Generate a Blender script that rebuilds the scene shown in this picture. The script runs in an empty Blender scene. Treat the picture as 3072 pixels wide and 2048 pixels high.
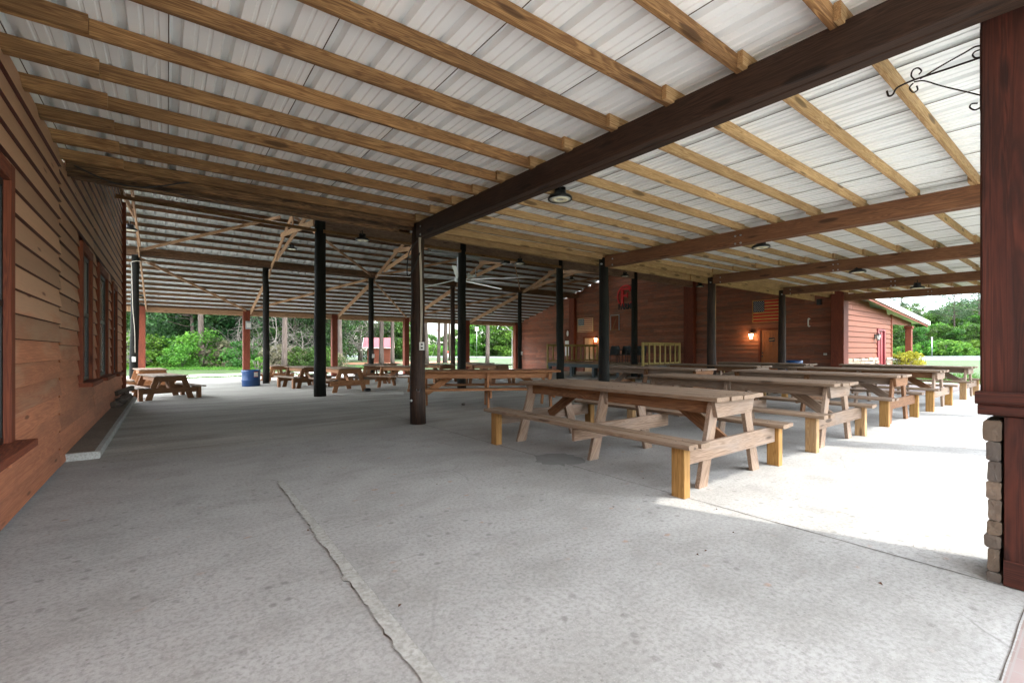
import bpy, math, random
from mathutils import Vector, Matrix
R = math.radians
random.seed(7)
S = bpy.context.scene
COL = S.collection

# ------------------------------------------------------------------ camera, sky, sun
F = 1365.0; CX = 1536.0; HZ = 1050.0; HC = 1.3
TH = math.atan((CX - 502) / F); SN, CS = math.sin(TH), math.cos(TH)
cam = bpy.data.cameras.new('camera'); camo = bpy.data.objects.new('camera', cam); COL.objects.link(camo)
cam.sensor_width = 36; cam.lens = F * 36 / 3072; cam.shift_y = (HZ - 1024) / 3072
cam.clip_start = 0.05; cam.clip_end = 3000
camo.location = (0, 0, HC); camo.rotation_euler = (R(90), 0, -TH)
S.camera = camo
SUN_EL = R(47); SD = Vector((0.52, -0.854, 0)).normalized()      # where the sun stands
w = bpy.data.worlds.new('World'); S.world = w; w.use_nodes = True
nt = w.node_tree; bg = nt.nodes['Background']
sky = nt.nodes.new('ShaderNodeTexSky'); sky.sky_type = 'NISHITA'; sky.sun_disc = False
sky.sun_elevation = SUN_EL; sky.sun_rotation = math.atan2(SD.x, SD.y)
sky.air_density = 1.0; sky.dust_density = .6; sky.ozone_density = 1.5
# broken cloud over the sky, brightened overhead as added fill for the interior
tc = nt.nodes.new('ShaderNodeTexCoord'); mp = nt.nodes.new('ShaderNodeMapping'); mp.inputs['Scale'].default_value = (1.5, 1.5, 4.5)
cn = nt.nodes.new('ShaderNodeTexNoise'); cn.inputs['Scale'].default_value = 2.2; cn.inputs['Detail'].default_value = 8
cr = nt.nodes.new('ShaderNodeValToRGB'); cr.color_ramp.elements[0].position = .40; cr.color_ramp.elements[1].position = .60
mx = nt.nodes.new('ShaderNodeMix'); mx.data_type = 'RGBA'; mx.inputs['B'].default_value = (44, 45.5, 47.5, 1)
nt.links.new(tc.outputs['Generated'], mp.inputs[0]); nt.links.new(mp.outputs[0], cn.inputs['Vector'])
sx = nt.nodes.new('ShaderNodeSeparateXYZ'); nt.links.new(tc.outputs['Generated'], sx.inputs[0])
er = nt.nodes.new('ShaderNodeMapRange'); er.inputs[1].default_value = .10; er.inputs[2].default_value = .26; er.inputs[3].default_value = .02   # cloud gathered in the unseen upper sky as fill
nt.links.new(sx.outputs[2], er.inputs[0]); mu = nt.nodes.new('ShaderNodeMath'); mu.operation = 'MULTIPLY'
nt.links.new(cn.outputs[0], cr.inputs[0]); nt.links.new(cr.outputs[0], mu.inputs[0]); nt.links.new(er.outputs[0], mu.inputs[1]); nt.links.new(mu.outputs[0], mx.inputs['Factor'])
nt.links.new(sky.outputs[0], mx.inputs['A']); nt.links.new(mx.outputs['Result'], bg.inputs[0])
bg.inputs[1].default_value = 0.15
sl = bpy.data.lights.new('sun', 'SUN'); sl.energy = 2.0; sl.angle = R(0.8); sl.color = (1, .955, .88)
so = bpy.data.objects.new('sun', sl); COL.objects.link(so)
sv = Vector((SD.x * math.cos(SUN_EL), SD.y * math.cos(SUN_EL), math.sin(SUN_EL)))
so.rotation_euler = sv.to_track_quat('Z', 'Y').to_euler(); so.location = (20, -30, 40)
S.view_settings.view_transform = 'Standard'; S.view_settings.look = 'None'
S.view_settings.gamma = 1; S.view_settings.exposure = 1.74
S.render.engine = 'CYCLES'; S.cycles.use_denoising = True
S.cycles.max_bounces = 10; S.cycles.diffuse_bounces = 6; S.cycles.glossy_bounces = 3; S.cycles.transmission_bounces = 4
S.cycles.caustics_reflective = False; S.cycles.caustics_refractive = False
S.cycles.sample_clamp_indirect = 6

def lin(h):
    h = h.lstrip('#'); v = [int(h[i:i + 2], 16) / 255 for i in (0, 2, 4)]
    return tuple((c / 12.92 if c <= .04045 else ((c + .055) / 1.055) ** 2.4) for c in v) + (1,)

# ------------------------------------------------------------------ measuring helpers (photo pixel -> place)
def ray(x, y):
    a = (x - CX) / F
    return Vector((SN + CS * a, CS - SN * a, (HZ - y) / F))
def zf(Y):
    return -.31 * min(1, max(0, (Y - 11) / 19.0))
def G(x, y, z=0.0):
    d = ray(x, y); p = d * ((z - HC) / d.z); p.z = z; return p
def onX(x, y, X):
    d = ray(x, y); p = d * (X / d.x); p.z += HC; return p
def onY(x, y, Y):
    d = ray(x, y); p = d * (Y / d.y); p.z += HC; return p
def at(x, y, dep):
    p = ray(x, y) * dep; p.z += HC; return p

# ------------------------------------------------------------------ mesh collector
class MB:
    def __init__(s):
        s.v = []; s.f = []; s.gc = []; s.rn = []; s.sm = []
    def add(s, vs, fs, gcs, rn=None, smooth=False):
        n = len(s.v); s.v += [tuple(p) for p in vs]; s.gc += [tuple(g) for g in gcs]
        rr = random.random() if rn is None else rn
        s.rn += [rr] * len(vs)
        for f in fs: s.f.append(tuple(i + n for i in f)); s.sm.append(smooth)
    def beam(s, p0, p1, w, h, up=(0, 0, 1), ch=.004, rn=None, roll=0):
        """board from p0 to p1, w across, h along up, small chamfer; grain along it"""
        p0 = Vector(p0); p1 = Vector(p1); d = (p1 - p0); L = d.length; d.normalize(); up = Vector(up)
        sx = d.cross(up)
        if sx.length < 1e-4: sx = d.cross(Vector((1, 0, 0)))
        sx.normalize(); uz = sx.cross(d).normalized()
        a, b = w / 2, h / 2; c = min(ch, a * .5, b * .5)
        sec = [(-a + c, -b), (a - c, -b), (a, -b + c), (a, b - c), (a - c, b), (-a + c, b), (-a, b - c), (-a, -b + c)]
        o = Vector((random.random() * 40, random.random() * 9, random.random() * 9))
        vs = []; gs = []
        for t, P in ((0, p0), (L, p1)):
            for (x, y) in sec: vs.append(P + sx * x + uz * y); gs.append((o.x + t, o.y + x, o.z + y))
        fs = [(i, (i + 1) % 8, 8 + (i + 1) % 8, 8 + i) for i in range(8)] + [tuple(range(7, -1, -1)), tuple(range(8, 16))]
        s.add(vs, fs, gs, rn); return s
    def box(s, lo, hi, ch=.004, rn=None):
        lo = Vector(lo); hi = Vector(hi); c = (lo + hi) / 2; d = hi - lo
        ax = max(range(3), key=lambda i: d[i])
        p0 = c.copy(); p1 = c.copy(); p0[ax] = lo[ax]; p1[ax] = hi[ax]
        if ax == 2: return s.beam(p0, p1, d.x, d.y, (0, 1, 0), ch, rn)
        return s.beam(p0, p1, d.y if ax == 0 else d.x, d.z, (0, 0, 1), ch, rn)
    def tube(s, pts, rad, n=10, cap=True, rn=None, jit=0):
        pts = [Vector(p) for p in pts]; m = len(pts)
        rad = rad if isinstance(rad, (list, tuple)) else [rad] * m
        o = random.random() * 30; vs = []; gs = []; L = 0; prev = None
        for i, P in enumerate(pts):
            d = (pts[min(i + 1, m - 1)] - pts[max(i - 1, 0)]).normalized()
            if prev is None:
                u = d.orthogonal().normalized()
            else:
                u = prev - d * prev.dot(d)
                u = u.normalized() if u.length > 1e-5 else d.orthogonal().normalized()
            prev = u; v2 = d.cross(u)
            if i: L += (P - pts[i - 1]).length
            for k in range(n):
                an = 2 * math.pi * k / n; rr = rad[i] * (1 + (random.random() - .5) * jit)
                vs.append(P + (u * math.cos(an) + v2 * math.sin(an)) * rr)
                gs.append((o + L, o + math.cos(an) * .35 * (1 if rad[i] > .05 else .2), math.sin(an) * .35 * (1 if rad[i] > .05 else .2)))
        fs = [(i * n + k, i * n + (k + 1) % n, (i + 1) * n + (k + 1) % n, (i + 1) * n + k) for i in range(m - 1) for k in range(n)]
        s.add(vs, fs, gs, rn, True)
        if cap:
            nb = len(s.v) - m * n
            s.f.append(tuple(nb + k for k in range(n - 1, -1, -1))); s.sm.append(False)
            s.f.append(tuple(nb + (m - 1) * n + k for k in range(n))); s.sm.append(False)
        return s
    def lathe(s, c, prof, n=24, axis='z', smooth=True):
        c = Vector(c); vs = []; gs = []
        for (r, z) in prof:
            for k in range(n):
                an = 2 * math.pi * k / n; q = Vector((r * math.cos(an), r * math.sin(an), z))
                if axis == 'x': q = Vector((q.z, q.x, q.y))
                vs.append(c + q); gs.append((z, r * math.cos(an), r * math.sin(an)))
        m = len(prof)
        fs = [(i * n + k, i * n + (k + 1) % n, (i + 1) * n + (k + 1) % n, (i + 1) * n + k) for i in range(m - 1) for k in range(n)]
        s.add(vs, fs, gs, None, smooth)
        return s
    def prism(s, pts, thick, frame=None, rn=None):
        """2-D outline extruded by thick along the frame's third axis (frame: 4x4)"""
        M = frame or Matrix.Identity(4); n = len(pts); o = random.random() * 20
        vs = [M @ Vector((x, y, 0)) for x, y in pts] + [M @ Vector((x, y, thick)) for x, y in pts]
        gs = [(o + x, y, 0) for x, y in pts] + [(o + x, y, thick) for x, y in pts]
        fs = [tuple(range(n - 1, -1, -1)), tuple(range(n, 2 * n))] + [(i, (i + 1) % n, n + (i + 1) % n, n + i) for i in range(n)]
        s.add(vs, fs, gs, rn); return s
    def quad(s, a, b, c, d, rn=None):
        s.add([a, b, c, d], [(0, 1, 2, 3)], [a, b, c, d], rn); return s
    def mesh(s, name):
        me = bpy.data.meshes.new(name); me.from_pydata(s.v, [], s.f)
        me.polygons.foreach_set('use_smooth', s.sm)
        a = me.attributes.new('gc', 'FLOAT_VECTOR', 'POINT'); a.data.foreach_set('vector', [c for g in s.gc for c in g])
        b = me.attributes.new('rn', 'FLOAT', 'POINT'); b.data.foreach_set('value', s.rn)
        me.update(); return me
    def build(s, name, mat, parent=None, **k):
        me = s.mesh(name); me.materials.append(mat)
        return link(name, me, parent, **k)
def link(name, data, parent=None, loc=None, rz=0, label=None, cat=None, group=None, kind=None):
    o = bpy.data.objects.new(name, data); COL.objects.link(o)
    if parent: o.parent = parent
    if loc is not None: o.location = loc
    if rz: o.rotation_euler = (0, 0, rz)
    for k, v in (('label', label), ('category', cat), ('group', group), ('kind', kind)):
        if v: o[k] = v
    return o
def thing(name, label, cat, loc=(0, 0, 0), rz=0, group=None):
    return link(name, None, None, loc, rz, label, cat, group)
def struct(name, mb, mat):
    return mb.build(name, mat, kind='structure')
def dup(root, loc, rz=0, label=None, group=None, scale=None):
    r = root.copy(); COL.objects.link(r); r.location = loc; r.rotation_euler = (0, 0, rz)
    if label: r['label'] = label
    if group: r['group'] = group
    if scale: r.scale = (scale,) * 3 if not isinstance(scale, tuple) else scale
    for ch in list(root.children):
        c = ch.copy(); COL.objects.link(c); c.parent = r
        for g in ch.children:
            d = g.copy(); COL.objects.link(d); d.parent = c
    return r

# ------------------------------------------------------------------ materials
class NT:
    def __init__(s, name):
        s.m = bpy.data.materials.new(name); s.m.use_nodes = True; s.t = s.m.node_tree
        s.b = s.t.nodes['Principled BSDF']
    def n(s, t, **k):
        nd = s.t.nodes.new('ShaderNode' + t)
        for a, v in k.items():
            if a in nd.inputs: nd.inputs[a].default_value = v
            else: setattr(nd, a, v)
        return nd
    def l(s, a, b): s.t.links.new(a, b)
    def ramp(s, fac, stops, mode='LINEAR'):
        r = s.n('ValToRGB'); e = r.color_ramp.elements; r.color_ramp.interpolation = mode
        while len(e) < len(stops): e.new(.5)
        for i, (p, c) in enumerate(stops):
            e[i].position = p; e[i].color = c if len(c) == 4 else tuple(c) + (1,)
        s.l(fac, r.inputs[0]); return r.outputs[0]
    def noise(s, vec, scale, detail=4, rough=.55, dist=0):
        q = s.n('TexNoise'); q.inputs['Scale'].default_value = scale; q.inputs['Detail'].default_value = detail
        q.inputs['Roughness'].default_value = rough; q.inputs['Distortion'].default_value = dist
        s.l(vec, q.inputs['Vector']); return q.outputs[0]
    def mapv(s, vec, sc, loc=(0, 0, 0)):
        q = s.n('Mapping'); q.inputs['Scale'].default_value = sc; q.inputs['Location'].default_value = loc
        s.l(vec, q.inputs[0]); return q.outputs[0]
    def mix(s, f, a, b, mode='MIX'):
        q = s.n('Mix', data_type='RGBA', blend_type=mode)
        for v, nm in ((f, 'Factor'), (a, 'A'), (b, 'B')):
            sock = [i for i in q.inputs if i.name == nm and i.enabled][0]
            if hasattr(v, 'is_output'): s.l(v, sock)
            elif nm == 'Factor': sock.default_value = v
            else: sock.default_value = v if len(v) == 4 else tuple(v) + (1,)
        return [o for o in q.outputs if o.enabled][0]
    def math(s, op, a, b=0.0):
        q = s.n('Math', operation=op)
        for i, v in enumerate((a, b)):
            if hasattr(v, 'is_output'): s.l(v, q.inputs[i])
            else: q.inputs[i].default_value = v
        return q.outputs[0]
    def attr(s, nm, out):
        q = s.n('Attribute'); q.attribute_name = nm; return q.outputs[out]
    def bump(s, h, st, dist=.01):
        q = s.n('Bump'); q.inputs['Strength'].default_value = st; q.inputs['Distance'].default_value = dist
        s.l(h, q.inputs['Height']); s.l(q.outputs[0], s.b.inputs['Normal'])
    def col(s, c): s.l(c, s.b.inputs['Base Color'])

def flat(name, c, rough=.6, metal=0, var=.12, spec=.5):
    m = NT(name); v = m.n('TexCoord').outputs['Object']
    n1 = m.noise(v, 9, 5)
    m.col(m.mix(m.math('MULTIPLY', n1, .9), tuple(x * (1 + var) for x in c[:3]), tuple(x * (1 - 2 * var) for x in c[:3])))
    m.b.inputs['Roughness'].default_value = rough; m.b.inputs['Metallic'].default_value = metal
    m.b.inputs['Specular IOR Level'].default_value = spec
    return m.m

def wood(name, light, dark, blotch=None, blot_amt=.5, knots=True, rough=.75, gs=1.0, vary=.35, bump=.35, ringc=.55, spec=.3, upper_tan=None, under=False):
    """boards: grain follows the gc attribute laid along every board"""
    m = NT(name); g = m.attr('gc', 'Vector'); rn = m.attr('rn', 'Fac')
    fine = m.noise(m.mapv(g, (2.2 * gs, 95 * gs, 95 * gs)), 1.6, 5, .6, .2)
    ring = m.noise(m.mapv(g, (.55 * gs, 13 * gs, 13 * gs)), 1.5, 3, .5, 1.2)
    rw = m.math('SINE', m.math('MULTIPLY', ring, 60))
    rw = m.math('MULTIPLY', m.math('ADD', rw, 1), .5)
    f = m.math('ADD', m.math('MULTIPLY', rw, ringc), m.math('MULTIPLY', fine, .75))
    c = m.ramp(f, [(.12, light), (.55, tuple((a + b) / 2 for a, b in zip(light, dark))), (1.0, dark)])
    if blotch:
        bl = m.noise(m.mapv(g, (.9, 3.5, 3.5)), 1.3, 6, .65, .5)
        bf = m.ramp(bl, [(.42, (0, 0, 0)), (.68, (blot_amt,) * 3)])
        c = m.mix(bf, c, blotch)
    if upper_tan:        # tan mixed in towards the top of the wall, broken by noise
        pz = m.n('SeparateXYZ'); m.l(m.n('TexCoord').outputs['Object'], pz.inputs[0])
        wn = m.math('ADD', m.math('MULTIPLY', pz.outputs[2], .30), m.noise(m.mapv(g, (.5, 2.5, 2.5)), 1.1, 5, .6, .4))
        c = m.mix(m.ramp(wn, [(.82, (0, 0, 0)), (1.2, (.7,) * 3)]), c, upper_tan)
    if knots:
        q = m.n('TexVoronoi'); q.inputs['Scale'].default_value = 1.0; q.inputs['Randomness'].default_value = 1
        m.l(m.mapv(g, (1.1, 5.2, 5.2)), q.inputs['Vector'])
        kf = m.ramp(q.outputs['Distance'], [(.0, (.9,) * 3), ((knots if knots is not True else .08), (.8,) * 3), ((knots if knots is not True else .08) + .05, (0, 0, 0))])
        c = m.mix(kf, c, tuple(x * .38 for x in dark[:3]))
    if upper_tan or under:       # down-facing board edges coloured dark stain red, painting in the lap shade
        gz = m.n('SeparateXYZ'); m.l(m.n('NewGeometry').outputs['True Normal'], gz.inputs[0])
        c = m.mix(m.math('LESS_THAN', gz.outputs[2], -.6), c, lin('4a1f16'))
    oi = m.n('ObjectInfo').outputs['Random']
    k = m.math('ADD', m.math('MULTIPLY', rn, vary), m.math('MULTIPLY', oi, .12))
    k = m.math('ADD', k, 1 - vary / 2 - .06)
    hs = m.n('HueSaturation'); m.l(c, hs.inputs['Color']); m.l(k, hs.inputs['Value'])
    m.col(hs.outputs[0])
    m.b.inputs['Roughness'].default_value = rough; m.b.inputs['Specular IOR Level'].default_value = spec
    m.bump(m.math('ADD', m.math('MULTIPLY', fine, .7), m.math('MULTIPLY', rw, .25)), bump, .004)
    return m.m

M = {}
M['purlin'] = wood('purlin_wood', lin('ab8659'), lin('684729'), lin('40291a'), .5, .13, vary=.45)
M['purlin_new'] = wood('new_purlin_wood', lin('c4a579'), lin('8c6c45'), lin('6a4f31'), .45, .13, vary=.4)
M['old_wood'] = wood('old_dark_wood', lin('a57e56'), lin('4e3724'), lin('1e1610'), .85, .13, vary=.9, ringc=.7)
M['barn_wood'] = wood('barn_truss_wood', lin('bf9f7e'), lin('84644a'), lin('8f6c52'), .4, .1, vary=.35)
M['barn_purlin'] = wood('barn_purlin_wood', lin('8e7056'), lin('543e2e'), lin('42342a'), .6, vary=.5)
M['beam_dark'] = wood('stained_beam', lin('4a3528'), lin('281c15'), lin('1c130e'), .5, .13, vary=.15)
M['beam_red'] = wood('stained_red_beam', lin('8f6546'), lin('5c3c28'), lin('4a3024'), .5, .13, vary=.2)
M['lintel'] = wood('grey_lintel', lin('a88e7a'), lin('735b48'), lin('52423a'), .5, vary=.2)
M['table'] = wood('weathered_table_wood', lin('9a8470'), lin('624c3c'), lin('82766c'), .65, .1, vary=.4, ringc=.42)
M['table_top'] = wood('table_top_wood', lin('98836e'), lin('685240'), lin('7c6c5e'), .6, .1, vary=.25, ringc=.45)
M['table_orange'] = wood('new_table_wood', lin('b08058'), lin('7a4f30'), lin('92664a'), .4, .1, vary=.35)
M['post_yellow'] = wood('yellow_pine', lin('b08850'), lin('845f30'), lin('8e6a3e'), .4, .1, vary=.25)
M['dark_top'] = wood('dark_weathered_top', lin('8f7c68'), lin('5e4e40'), lin('6e665c'), .6, .1, vary=.25)
M['post_old'] = wood('weathered_pine_post', lin('b8966a'), lin('8c6a44'), lin('7c6a54'), .6, .08, vary=.3)
M['brace'] = wood('brown_brace', lin('936a48'), lin('5f402a'), lin('6a4a34'), .5, .1, vary=.25)
M['rail_new'] = wood('green_treated_pine', lin('b8a46c'), lin('8c7842'), lin('9a8750'), .4, .08, vary=.3)
M['deck'] = wood('stage_deck_wood', lin('9a8468'), lin('6a5640'), lin('5a4a38'), .5, vary=.3)
M['grey_wood'] = wood('grey_stage_timber', lin('6c7272'), lin('42484a'), lin('343a3c'), .5, vary=.3)
M['red_trim'] = wood('red_trim_wood', lin('8a4a30'), lin('5a2c1e'), lin('6a3a2a'), .5, vary=.2, knots=True)
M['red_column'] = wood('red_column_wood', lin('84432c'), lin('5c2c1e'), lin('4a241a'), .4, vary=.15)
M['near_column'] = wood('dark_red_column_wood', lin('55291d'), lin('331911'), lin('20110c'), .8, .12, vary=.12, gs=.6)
M['siding'] = wood('cabin_siding', lin('d08e6a'), lin('9e5a40'), lin('946048'), .6, .06, vary=.38, gs=.8, ringc=.34, rough=.6, upper_tan=lin('bd9c80'))
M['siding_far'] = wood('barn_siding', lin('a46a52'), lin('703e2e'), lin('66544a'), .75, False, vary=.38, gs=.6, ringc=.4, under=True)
M['siding_bright'] = wood('annex_siding', lin('74452f'), lin('552b1d'), lin('623b2b'), .4, False, vary=.2, gs=.6, ringc=.3)
M['door_wood'] = wood('varnished_door', lin('b06c30'), lin('84481c'), None, 0, False, .4, vary=.05)
M['door_pale'] = wood('pale_pine_door', lin('d8b48c'), lin('b58c64'), None, 0, False, .5, vary=.05)
M['log'] = wood('creosote_pole', lin('523b2c'), lin('221813'), lin('14100d'), .85, .1, .7, gs=.8, vary=.3, bump=.7)
M['log_black'] = wood('black_pole', lin('2c2a26'), lin('100f0e'), lin('222822'), .6, .1, .7, gs=.8, vary=.2, bump=.7, spec=.15)
M['bark'] = wood('pine_bark', lin('74685e'), lin('352c28'), lin('4a3e38'), .6, False, .9, gs=.25, vary=.3, bump=1.0)
M['twig'] = flat('dead_twig', lin('635e56'), .9)
M['black'] = flat('black_metal', lin('1b1c1c'), .45, .3)
M['iron'] = flat('wrought_iron', lin('2a2320'), .55, .6)
M['white_plastic'] = flat('white_plastic', lin('d8d8d2'), .5, var=.05)
M['grey_box'] = flat('grey_painted_steel', lin('98a0a4'), .5, .2)
M['cable'] = flat('black_cable', lin('161514'), .6)
M['white_cable'] = flat('white_cable', lin('c8c0b0'), .6)
M['galv'] = flat('galvanised_steel', lin('a8acac'), .4, .8)
M['fan'] = flat('brushed_aluminium', lin('c8ccce'), .35, .6)
M['blue'] = flat('blue_plastic', lin('123c6c'), .4, var=.15)
M['wicker'] = flat('dark_wicker', lin('2c3032'), .7)
M['red_paint'] = flat('red_paint', lin('b81e1e'), .5, var=.08)
M['black_paint'] = flat('black_paint', lin('16161a'), .5)
M['white_paint'] = flat('white_paint', lin('d8d6d0'), .5, var=.05)
M['maroon'] = flat('maroon_paint', lin('6a1c22'), .5)
M['red_roof'] = flat('red_metal_roof', lin('8a3038'), .45, .2)
M['white_trim'] = flat('white_fascia', lin('dcdcd6'), .5, var=.04)
M['orange_mark'] = flat('orange_plastic', lin('e0481c'), .5)

def navy(): return flat('navy_paint', lin('1c2440'), .6)
M['navy'] = navy()
M['flag_red'] = wood('flag_red_boards', lin('c81e24'), lin('961418'), None, 0, False, .6, vary=.1)
M['flag_tan'] = wood('flag_tan_boards', lin('d8a464'), lin('a87838'), lin('8a6030'), .4, True, .6, vary=.15)
M['flag_pale_red'] = wood('faded_flag_red', lin('a85a58'), lin('8a4444'), None, 0, False, .7, vary=.1)
M['flag_pale'] = wood('faded_flag_cream', lin('dcc49c'), lin('bca078'), None, 0, False, .7, vary=.1)
M['flag_blue'] = flat('faded_flag_blue', lin('44525e'), .7)

def emit(name, c, st):
    m = NT(name); m.b.inputs['Emission Color'].default_value = c; m.b.inputs['Emission Strength'].default_value = st
    m.b.inputs['Base Color'].default_value = c; return m.m
M['lamp_glow'] = emit('lit_lantern_glass', (1, .62, .28, 1), 9)
M['led_lens'] = flat('led_lens', lin('c8ccc4'), .25)
M['led'] = flat('led_chip', lin('e8e4c8'), .3)

def glass():
    m = NT('window_glass'); m.b.inputs['Base Color'].default_value = (.22, .25, .25, 1)
    m.b.inputs['Roughness'].default_value = .06; m.b.inputs['Specular IOR Level'].default_value = .9; return m.m
M['glass'] = glass()
def pale(): 
    m = NT('pane_with_blind_and_glare'); m.b.inputs['Base Color'].default_value = (.52, .56, .54, 1); m.b.inputs['Roughness'].default_value = .08; m.b.inputs['Specular IOR Level'].default_value = .9; return m.m  # pale colour holds the blind and the reflection on the glass together
M['pane_pale'] = pale()

def metal_sheet(name, c, dirt, rough=.45, metal=0):
    m = NT(name); v = m.n('TexCoord').outputs['Object']
    a = m.noise(m.mapv(v, (6, .5, 1)), 1.2, 5); b = m.noise(v, 14, 6, .7)
    f = m.ramp(a, [(.5, (0, 0, 0)), (.85, (.3,) * 3)])
    cc = m.mix(f, c, dirt)
    f2 = m.ramp(b, [(.68, (0, 0, 0)), (.78, (.3,) * 3)])
    m.col(m.mix(f2, cc, tuple(x * .7 for x in dirt[:3])))
    m.b.inputs['Roughness'].default_value = rough; m.b.inputs['Metallic'].default_value = metal; return m.m
M['sheet'] = metal_sheet('white_sheet_metal', lin('eef3f4'), lin('dcdfde'))
M['sheet_old'] = metal_sheet('old_sheet_metal', lin('b2b8b8'), lin('989d9d'), .42, .12)

def concrete():
    m = NT('concrete'); v = m.n('TexCoord').outputs['Object']
    big = m.noise(v, .35, 6, .6, .6); mid = m.noise(m.mapv(v, (1, 1.6, 1)), 1.7, 7, .65, .4); fin = m.noise(v, 38, 5, .7)
    c = m.ramp(big, [(.28, lin('959491')), (.5, lin('a5a4a1')), (.72, lin('b2b2af'))])
    c = m.mix(m.ramp(mid, [(.36, (.36,) * 3), (.56, (0, 0, 0))]), c, lin('7c7973'))
    c = m.mix(m.ramp(mid, [(.6, (0, 0, 0)), (.78, (.35,) * 3)]), c, lin('bcbab5'))
    # brown dirty sweep in the older bays towards the barn
    sp = m.n('SeparateXYZ'); m.l(v, sp.inputs[0])
    far = m.math('ADD', sp.outputs[1], m.math('MULTIPLY', m.math('SUBTRACT', big, .5), 2.5))
    fr = m.n('MapRange'); fr.inputs[1].default_value = 6.6; fr.inputs[2].default_value = 7.6; m.l(far, fr.inputs[0])
    olive = m.ramp(m.noise(m.mapv(v, (.5, 2.2, 1)), .9, 6, .6, .5), [(.3, lin('86837a')), (.5, lin('a4a299')), (.72, lin('bebcb4'))])
    c = m.mix(fr.outputs[0], c, olive)
    # grime pools and rust drips
    st = m.n('TexVoronoi'); st.voronoi_dimensions = '2D'; st.inputs['Scale'].default_value = 1.15; m.l(m.mapv(v, (1, 1, 1), (3.1, 1.7, 0)), st.inputs['Vector'])
    d = m.math('ADD', st.outputs['Distance'], m.math('MULTIPLY', m.math('SUBTRACT', m.noise(v, 7, 6, .7), .5), .5))
    dsel = m.ramp(m.noise(m.mapv(v, (1, 1, 1), (5, 2, 0)), .7, 3), [(.5, (0, 0, 0)), (.64, (1, 1, 1))])
    c = m.mix(m.math('MULTIPLY', m.ramp(d, [(.0, (.34,) * 3), (.08, (.26,) * 3), (.2, (0, 0, 0))]), dsel), c, lin('6c6a66'))
    ru = m.n('TexVoronoi'); ru.voronoi_dimensions = '2D'; ru.inputs['Scale'].default_value = 2.1; m.l(m.mapv(v, (1, 1.4, 1), (.4, 7.7, 0)), ru.inputs['Vector'])
    d2 = m.math('ADD', ru.outputs['Distance'], m.math('MULTIPLY', m.math('SUBTRACT', m.noise(v, 16, 3), .5), .16))
    rsel = m.ramp(m.noise(v, .8, 2), [(.48, (0, 0, 0)), (.56, (1, 1, 1))])
    rf = m.math('MULTIPLY', m.ramp(d2, [(.0, (.7,) * 3), (.035, (.5,) * 3), (.06, (0, 0, 0))]), rsel)
    c = m.mix(rf, c, lin('a07a60'))
    sk = m.n('TexVoronoi'); sk.voronoi_dimensions = '2D'; sk.inputs['Scale'].default_value = 4.2; m.l(v, sk.inputs['Vector'])
    skd = m.math('ADD', sk.outputs['Distance'], m.math('MULTIPLY', m.math('SUBTRACT', m.noise(v, 40, 3), .5), .09))
    sks = m.ramp(m.noise(m.mapv(v, (1, 1, 1), (9, 3, 0)), 1.1, 4), [(.44, (0, 0, 0)), (.58, (1, 1, 1))])
    c = m.mix(m.math('MULTIPLY', m.ramp(skd, [(.0, (.6,) * 3), (.06, (.5,) * 3), (.10, (0, 0, 0))]), sks), c, lin('62605c'))
    sc2 = m.n('TexVoronoi'); sc2.voronoi_dimensions = '2D'; sc2.inputs['Scale'].default_value = 17; m.l(v, sc2.inputs['Vector'])
    c = m.mix(m.math('MULTIPLY', m.ramp(sc2.outputs['Distance'], [(.0, (.55,) * 3), (.08, (.4,) * 3), (.14, (0, 0, 0))]), m.ramp(m.noise(v, 2.6, 4), [(.5, (0, 0, 0)), (.62, (1, 1, 1))])), c, lin('5c5a56'))
    drag = m.noise(m.mapv(v, (7, 1.2, 1)), 2.2, 7, .7, .8)
    c = m.mix(m.ramp(drag, [(.56, (0, 0, 0)), (.76, (.28,) * 3)]), c, lin('787774'))
    c = m.mix(m.ramp(m.noise(m.mapv(v, (1.3, 5, 1), (4, 4, 0)), 2.6, 7, .7, .6), [(.55, (0, 0, 0)), (.75, (.4,) * 3)]), c, lin('b4b2ae'))
    c = m.mix(m.ramp(fin, [(.34, (.55,) * 3), (.56, (0, 0, 0))]), c, lin('6e6c68'))
    c = m.mix(m.ramp(m.noise(v, 120, 3, .8), [(.55, (0, 0, 0)), (.75, (.45,) * 3)]), c, lin('cfcdc8'))
    ck = m.n('TexVoronoi'); ck.voronoi_dimensions = '2D'; ck.feature = 'DISTANCE_TO_EDGE'; ck.inputs['Scale'].default_value = .42
    wv = m.n('Mix', data_type='RGBA'); wn = m.n('TexNoise'); wn.inputs['Scale'].default_value = 2.2; wn.inputs['Detail'].default_value = 6; m.l(v, wn.inputs['Vector'])
    wv.inputs['Factor'].default_value = .16
    m.l(v, [i for i in wv.inputs if i.name == 'A' and i.enabled][0]); m.l(wn.outputs[1], [i for i in wv.inputs if i.name == 'B' and i.enabled][0]); m.l([o for o in wv.outputs if o.enabled][0], ck.inputs['Vector'])
    ckm = m.math('MULTIPLY', m.ramp(ck.outputs['Distance'], [(.0, (.5,) * 3), (.0014, (.35,) * 3), (.003, (0, 0, 0))]), m.ramp(m.noise(v, .55, 3), [(.53, (0, 0, 0)), (.63, (1, 1, 1))]))
    c = m.mix(ckm, c, lin('4c4a46'))
    m.col(c); m.b.inputs['Roughness'].default_value = .62; m.b.inputs['Specular IOR Level'].default_value = .35
    m.bump(m.math('ADD', fin, m.math('MULTIPLY', mid, .5)), .12, .01)
    return m.m
M['concrete'] = concrete()
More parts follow.
